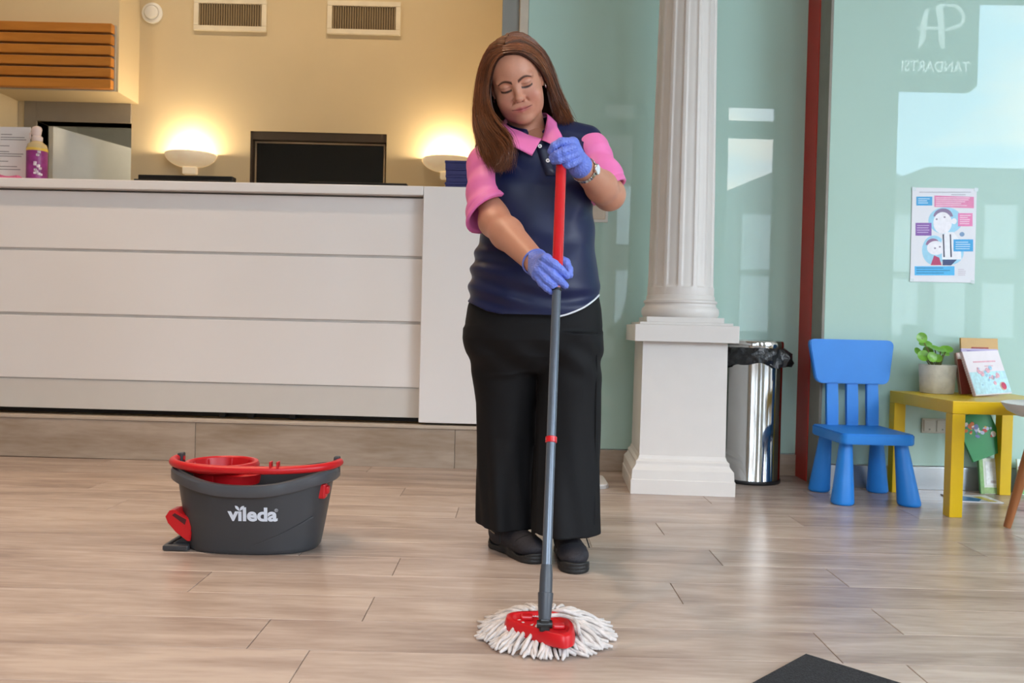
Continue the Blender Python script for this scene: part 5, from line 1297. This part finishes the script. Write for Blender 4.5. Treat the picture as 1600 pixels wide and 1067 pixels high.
chL = [
 [(p(893, 222, 2.238), .0125), (p(877, 221.5, 2.224), .0115), (p(866, 228, 2.224), .0108), (p(860.5, 236, 2.232), .0092)],
 [(p(895, 231, 2.232), .0125), (p(880, 236, 2.219), .0115), (p(870, 241, 2.219), .0108), (p(862.5, 246, 2.230), .0092)],
 [(p(899, 241, 2.234), .0122), (p(885, 247, 2.221), .0112), (p(874, 250.5, 2.220), .0104), (p(865, 252, 2.231), .0090)],
 [(p(904, 250, 2.242), .0108), (p(894, 256, 2.230), .0098), (p(887, 258.5, 2.228), .0090), (p(881, 258.5, 2.234), .0080)],
 [(p(900, 240, 2.275), .014), (p(886, 232, 2.288), .0125), (p(876, 236, 2.284), .0112), (p(871, 243, 2.276), .0095)]]
palmL = [(WRL, p(894, 226, 2.255), .029, .019), (WRL, p(900, 243, 2.252), .029, .018), (p(894, 225, 2.252), p(901, 246, 2.25), .017, .015), (WRL, p(904, 249, 2.26), .026, .013)]
gL = glove(chL, palmL, (WRL, WRL + (ELL - WRL) * 0.03, 0.0315), p(852, 275, 2.15), p(922, 205, 2.37), 0.0006)
gL['label'] = 'blue nitrile glove on the upper hand'

# ---- watch, earrings
wd = (ELL - WRL) / np.linalg.norm(ELL - WRL); wcn = WRL + (ELL - WRL) * 0.14
e1 = np.cross(wd, [0, 0, 1]); e1 /= np.linalg.norm(e1); e2 = np.cross(wd, e1)
M_silver = mat('silver_metal', 'c9c6c2', 0.2, metal=1.0, var=0.05)
wt = None; nl = 30; rw_ = 0.0355
for k in range(nl):
    a = 2 * math.pi * k / nl; rad = e1 * math.cos(a) + e2 * math.sin(a); tg = -e1 * math.sin(a) + e2 * math.cos(a)
    c_ = wcn + rad * rw_; bm = add_box(new_bm(), -0.0075, 0.0075, -0.0034, 0.0034, -0.0014, 0.0014, 0.001, 1)
    Mx = Matrix(((wd[0], tg[0], rad[0], c_[0] - PR[0]), (wd[1], tg[1], rad[1], c_[1] - PR[1]), (wd[2], tg[2], rad[2], c_[2] - PR[2]), (0, 0, 0, 1)))
    bm.transform(Mx)
    if wt is None: wt = obj('wristwatch', bm, M_silver, person)
    else: obj('watch_link', bm, M_silver, wt)
dirn = W(925, 252, 2.24) - wcn; dirn -= wd * (dirn @ wd); dirn /= np.linalg.norm(dirn); tg = np.cross(dirn, wd); c_ = wcn + dirn * rw_
Mx = Matrix(((wd[0], tg[0], dirn[0], c_[0] - PR[0]), (wd[1], tg[1], dirn[1], c_[1] - PR[1]), (wd[2], tg[2], dirn[2], c_[2] - PR[2]), (0, 0, 0, 1)))
bm = add_lathe(new_bm(), [(0.014, -0.002), (0.0155, 0.001), (0.0155, 0.005), (0.0135, 0.0065)], 28); bm.transform(Mx); obj('watch_case', bm, M_silver, wt, True, angle=40)
bm = add_lathe(new_bm(), [(0.0132, 0.0066), (0.0132, 0.007)], 28); bm.transform(Mx); obj('watch_dial', bm, mat('pale_dial', 'dfe4ea', 0.2), wt)
for s, pz in ((1, (0.083, -0.034, -0.083)), (-1, (-0.080, -0.034, -0.078))):
    c_ = H(*pz) - PR; bm = add_tube(new_bm(), [Vector(c_) + Vector(HU) * 0.0075 * math.cos(a) + Vector(HF) * 0.0065 * math.sin(a) for a in np.linspace(0, 2 * math.pi, 17)], 0.0024, 8)
    obj('earring', bm, M_silver, person, True)

# ---- hair
G = [
 [(787, 86, 2.425), (777, 94, 2.428), (769, 113, 2.435), (765, 140, 2.445), (768, 168, 2.445), (780, 193, 2.43), (795, 215, 2.405), (797, 243, 2.395), (790, 262, 2.40)],
 [(787, 81, 2.430), (770, 90, 2.448), (760, 114, 2.462), (756, 144, 2.466), (757, 174, 2.462), (766, 203, 2.44), (781, 228, 2.415), (787, 250, 2.41), (785, 267, 2.41)],
 [(788, 75, 2.455), (768, 82, 2.490), (754.5, 107, 2.510), (749, 140, 2.515), (747, 170, 2.505), (750, 200, 2.48), (760, 226, 2.455), (767, 248, 2.435), (775, 264, 2.43)],
 [(791, 67, 2.495), (771, 70, 2.545), (757, 97, 2.575), (750, 135, 2.585), (748, 170, 2.585), (749, 198, 2.575), (753, 218, 2.56), (753, 232, 2.55), (760, 244, 2.54)],
 [(797, 57, 2.535), (795, 55, 2.585), (785, 80, 2.635), (780, 120, 2.655), (780, 160, 2.66), (782, 190, 2.67), (784, 205, 2.68), (786, 218, 2.685), (787, 228, 2.69)],
 [(797, 55, 2.535), (818, 55, 2.585), (825, 80, 2.635), (830, 120, 2.655), (836, 160, 2.66), (840, 185, 2.67), (843, 198, 2.68), (845, 208, 2.685), (846, 216, 2.69)],
 [(792.5, 62, 2.500), (824, 60, 2.540), (846, 80, 2.570), (859, 112, 2.590), (866, 140, 2.605), (873, 165, 2.61), (878, 182, 2.61), (881, 191, 2.61), (883, 198, 2.61)],
 [(788.5, 69, 2.465), (820, 66, 2.480), (845, 83, 2.510), (860, 112, 2.535), (869, 140, 2.555), (878, 165, 2.56), (885, 182, 2.56), (888, 191, 2.56), (890, 198, 2.56)],
 [(786.5, 77, 2.437), (815, 75, 2.445), (841, 90, 2.468), (855, 114, 2.500), (863, 140, 2.525), (870, 163, 2.535), (877, 181, 2.535), (880, 190, 2.535), (882, 198, 2.535)],
 [(786, 85.5, 2.426), (811, 84, 2.428), (835, 98, 2.448), (849, 117, 2.485), (856, 138, 2.515), (860, 160, 2.53), (865, 178, 2.53), (868, 189, 2.53), (870, 197, 2.53)],
]
GP = np.array([[W(*q_) for q_ in row] for row in G])
eye_ = V3((0, 0, EYE))
for i_ in (0, 1, 2, 3, 6, 7, 8, 9):             # keep the locks in front of the skull along each sight line
    for j_ in range(6):
        p_ = GP[i_, j_]; d_ = (eye_ - p_) / np.linalg.norm(eye_ - p_); k_ = 0
        while FH.sample(p_) < 0.0075 and k_ < 60: p_ = p_ + d_ * 0.002; k_ += 1
        GP[i_, j_] = p_
def cr1(P, t):
    n_ = len(P) - 1; t = np.clip(t, 0, 1) * n_; i = np.minimum(t.astype(int), n_ - 1); f = (t - i)
    f = f.reshape(f.shape + (1,) * (P.ndim - 1)); p0, p1, p2, p3 = P[np.maximum(i - 1, 0)], P[i], P[i + 1], P[np.minimum(i + 2, n_)]
    return 0.5 * (2 * p1 + (p2 - p0) * f + (2 * p0 - 5 * p1 + 4 * p2 - p3) * f ** 2 + (3 * p1 - p0 - 3 * p2 + p3) * f ** 3)
NL = 18
def sheet(u, lens):
    rows = cr1(GP, np.asarray(u))                       # (n, 9, 3)
    out = np.empty((len(u), NL, 3))
    for i in range(len(u)): out[i] = cr1(rows[i], np.linspace(0, lens[i], NL))
    return out
head_c = H(0, 0.02, -0.085)
def push_out(P, dist):
    for _ in range(3):
        d = FH.sample(P); e = 0.003
        g_ = np.stack([FH.sample(P + V3(a)) - FH.sample(P - V3(a)) for a in ((e, 0, 0), (0, e, 0), (0, 0, e))], -1)
        g_ /= np.linalg.norm(g_, axis=-1, keepdims=True) + 1e-6
        P = P + g_ * np.clip(dist - d, 0, 0.03)[..., None]
    return P
def outward(P):
    c = np.broadcast_to(head_c, P.shape).copy(); c[..., 2] = np.minimum(P[..., 2], head_c[2]) * 0.65 + 0.35 * head_c[2]
    d = P - c; return d / np.linalg.norm(d, axis=-1, keepdims=True)
# under-layer: a closed shell so no scalp shows
us = np.linspace(0, 1, 73); S1 = push_out(sheet(us, np.full(73, 0.76)), 0.006); o_ = outward(S1); S_out = S1 + o_ * 0.000; S_in = S1 - o_ * 0.006
n1, n2 = S1.shape[:2]
def quads(n1, n2, off=0, flip=False):
    i, j = np.meshgrid(np.arange(n1 - 1), np.arange(n2 - 1), indexing='ij'); a = (i * n2 + j).ravel(); q_ = np.stack([a, a + 1, a + n2 + 1, a + n2], 1) + off
    return q_[:, ::-1] if flip else q_
vv = np.concatenate([S_out.reshape(-1, 3), S_in.reshape(-1, 3)]); N12 = n1 * n2; ff = [quads(n1, n2), quads(n1, n2, N12, True)]
def edge(ids): ids = np.asarray(ids); return np.stack([ids[:-1], ids[1:], ids[1:] + N12, ids[:-1] + N12], 1)
ff += [edge(np.arange(n2)), edge(np.arange(n2) + (n1 - 1) * n2), edge(np.arange(n1) * n2), edge(np.arange(n1) * n2 + n2 - 1)]
def hair_mat(name, c1, c2, rough):
    m = bpy.data.materials.new(name); m.use_nodes = True; n = m.node_tree.nodes; l = m.node_tree.links; b = n['Principled BSDF']
    a = n.new('ShaderNodeAttribute'); a.attribute_name = 'shade'; r = n.new('ShaderNodeValToRGB'); r.color_ramp.elements[0].color = s2l(c1); r.color_ramp.elements[1].color = s2l(c2)
    l.new(a.outputs['Fac'], r.inputs['Fac']); l.new(r.outputs['Color'], b.inputs['Base Color']); b.inputs['Roughness'].default_value = rough; b.inputs['Specular IOR Level'].default_value = 0.6
    return m
M_hair = hair_mat('chestnut_hair', '2a150c', '9c5c34', 0.36); M_hair0 = mat('dark_chestnut_hair', '3d2013', 0.6, var=0.3, nscale=60)
hair = ppart('hair', vv, np.concatenate(ff), M_hair0); hair['label'] = 'long chestnut brown hair'
ns = 4000
u = np.concatenate([np.clip(rng.random(1800), 0, 1), rng.random(1300) * 0.30, 1 - rng.random(900) * 0.34])[:ns]
ln = 0.80 + 0.20 * rng.random(ns); ln[rng.random(ns) < 0.2] -= 0.08
P = push_out(sheet(u, ln), 0.0065); tt = np.linspace(0, 1, NL)[None, :, None]; o_ = outward(P)
side = np.cross(o_, np.gradient(P, axis=1)); side /= np.linalg.norm(side, axis=-1, keepdims=True) + 1e-9
lay = rng.random((ns, 1, 1)) * 0.004 + 0.0022 * (1 + np.sin(u * 170 + 3 * np.sin(u * 41)))[:, None, None]
wav = np.sin(tt * rng.uniform(6, 11, (ns, 1, 1)) + np.round(u * 26)[:, None, None] * 1.7 + rng.random((ns, 1, 1)) * 1.5) * 0.0065 * tt + (rng.normal(0, 0.011, (ns, 1, 1)) * tt ** 2)
P = P + o_ * (lay + 0.0012 + 0.006 * rng.normal(0, 1, (ns, 1, 1)) * tt ** 3) + side * wav
fly = rng.random(ns) < 0.05; P[fly] += o_[fly] * (0.022 * rng.random((fly.sum(), 1, 1)) * tt)
tng = np.gradient(P, axis=1); tng /= np.linalg.norm(tng, axis=-1, keepdims=True); b1 = np.cross(tng, o_); b1 /= np.linalg.norm(b1, axis=-1, keepdims=True) + 1e-9; b2 = np.cross(tng, b1)
rad = (rng.uniform(0.0006, 0.0014, (ns, 1, 1)) * (1 - 0.75 * tt ** 2)); rad[fly] *= 0.35
ringv = np.stack([P + (b1 * math.cos(a) + b2 * math.sin(a)) * rad for a in (0, 2.094, 4.188)], 2)       # ns, NL, 3, 3
vs = ringv.reshape(-1, 3); base = (np.arange(ns)[:, None] * NL + np.arange(NL - 1)[None]) * 3; base = base.ravel()
qs = np.concatenate([np.stack([base + k, base + (k + 1) % 3, base + 3 + (k + 1) % 3, base + 3 + k], 1) for k in range(3)])
me = np_mesh('hair_strands', vs - PR, qs)
sh_ = np.repeat(np.clip(rng.normal(0.40, 0.17, ns) + 0.2 * np.sin(u * 170 + 3 * np.sin(u * 41)), 0, 1)[:, None] + 0.12 * np.linspace(0, 1, NL)[None], 3, axis=1).ravel()
fa = me.attributes.new('shade', 'FLOAT', 'POINT'); fa.data.foreach_set('value', np.clip(sh_, 0, 1).astype(np.float32))
hs = obj_me('hair_strands', me, M_hair, hair, True, angle=0); hs['kind'] = 'stuff'
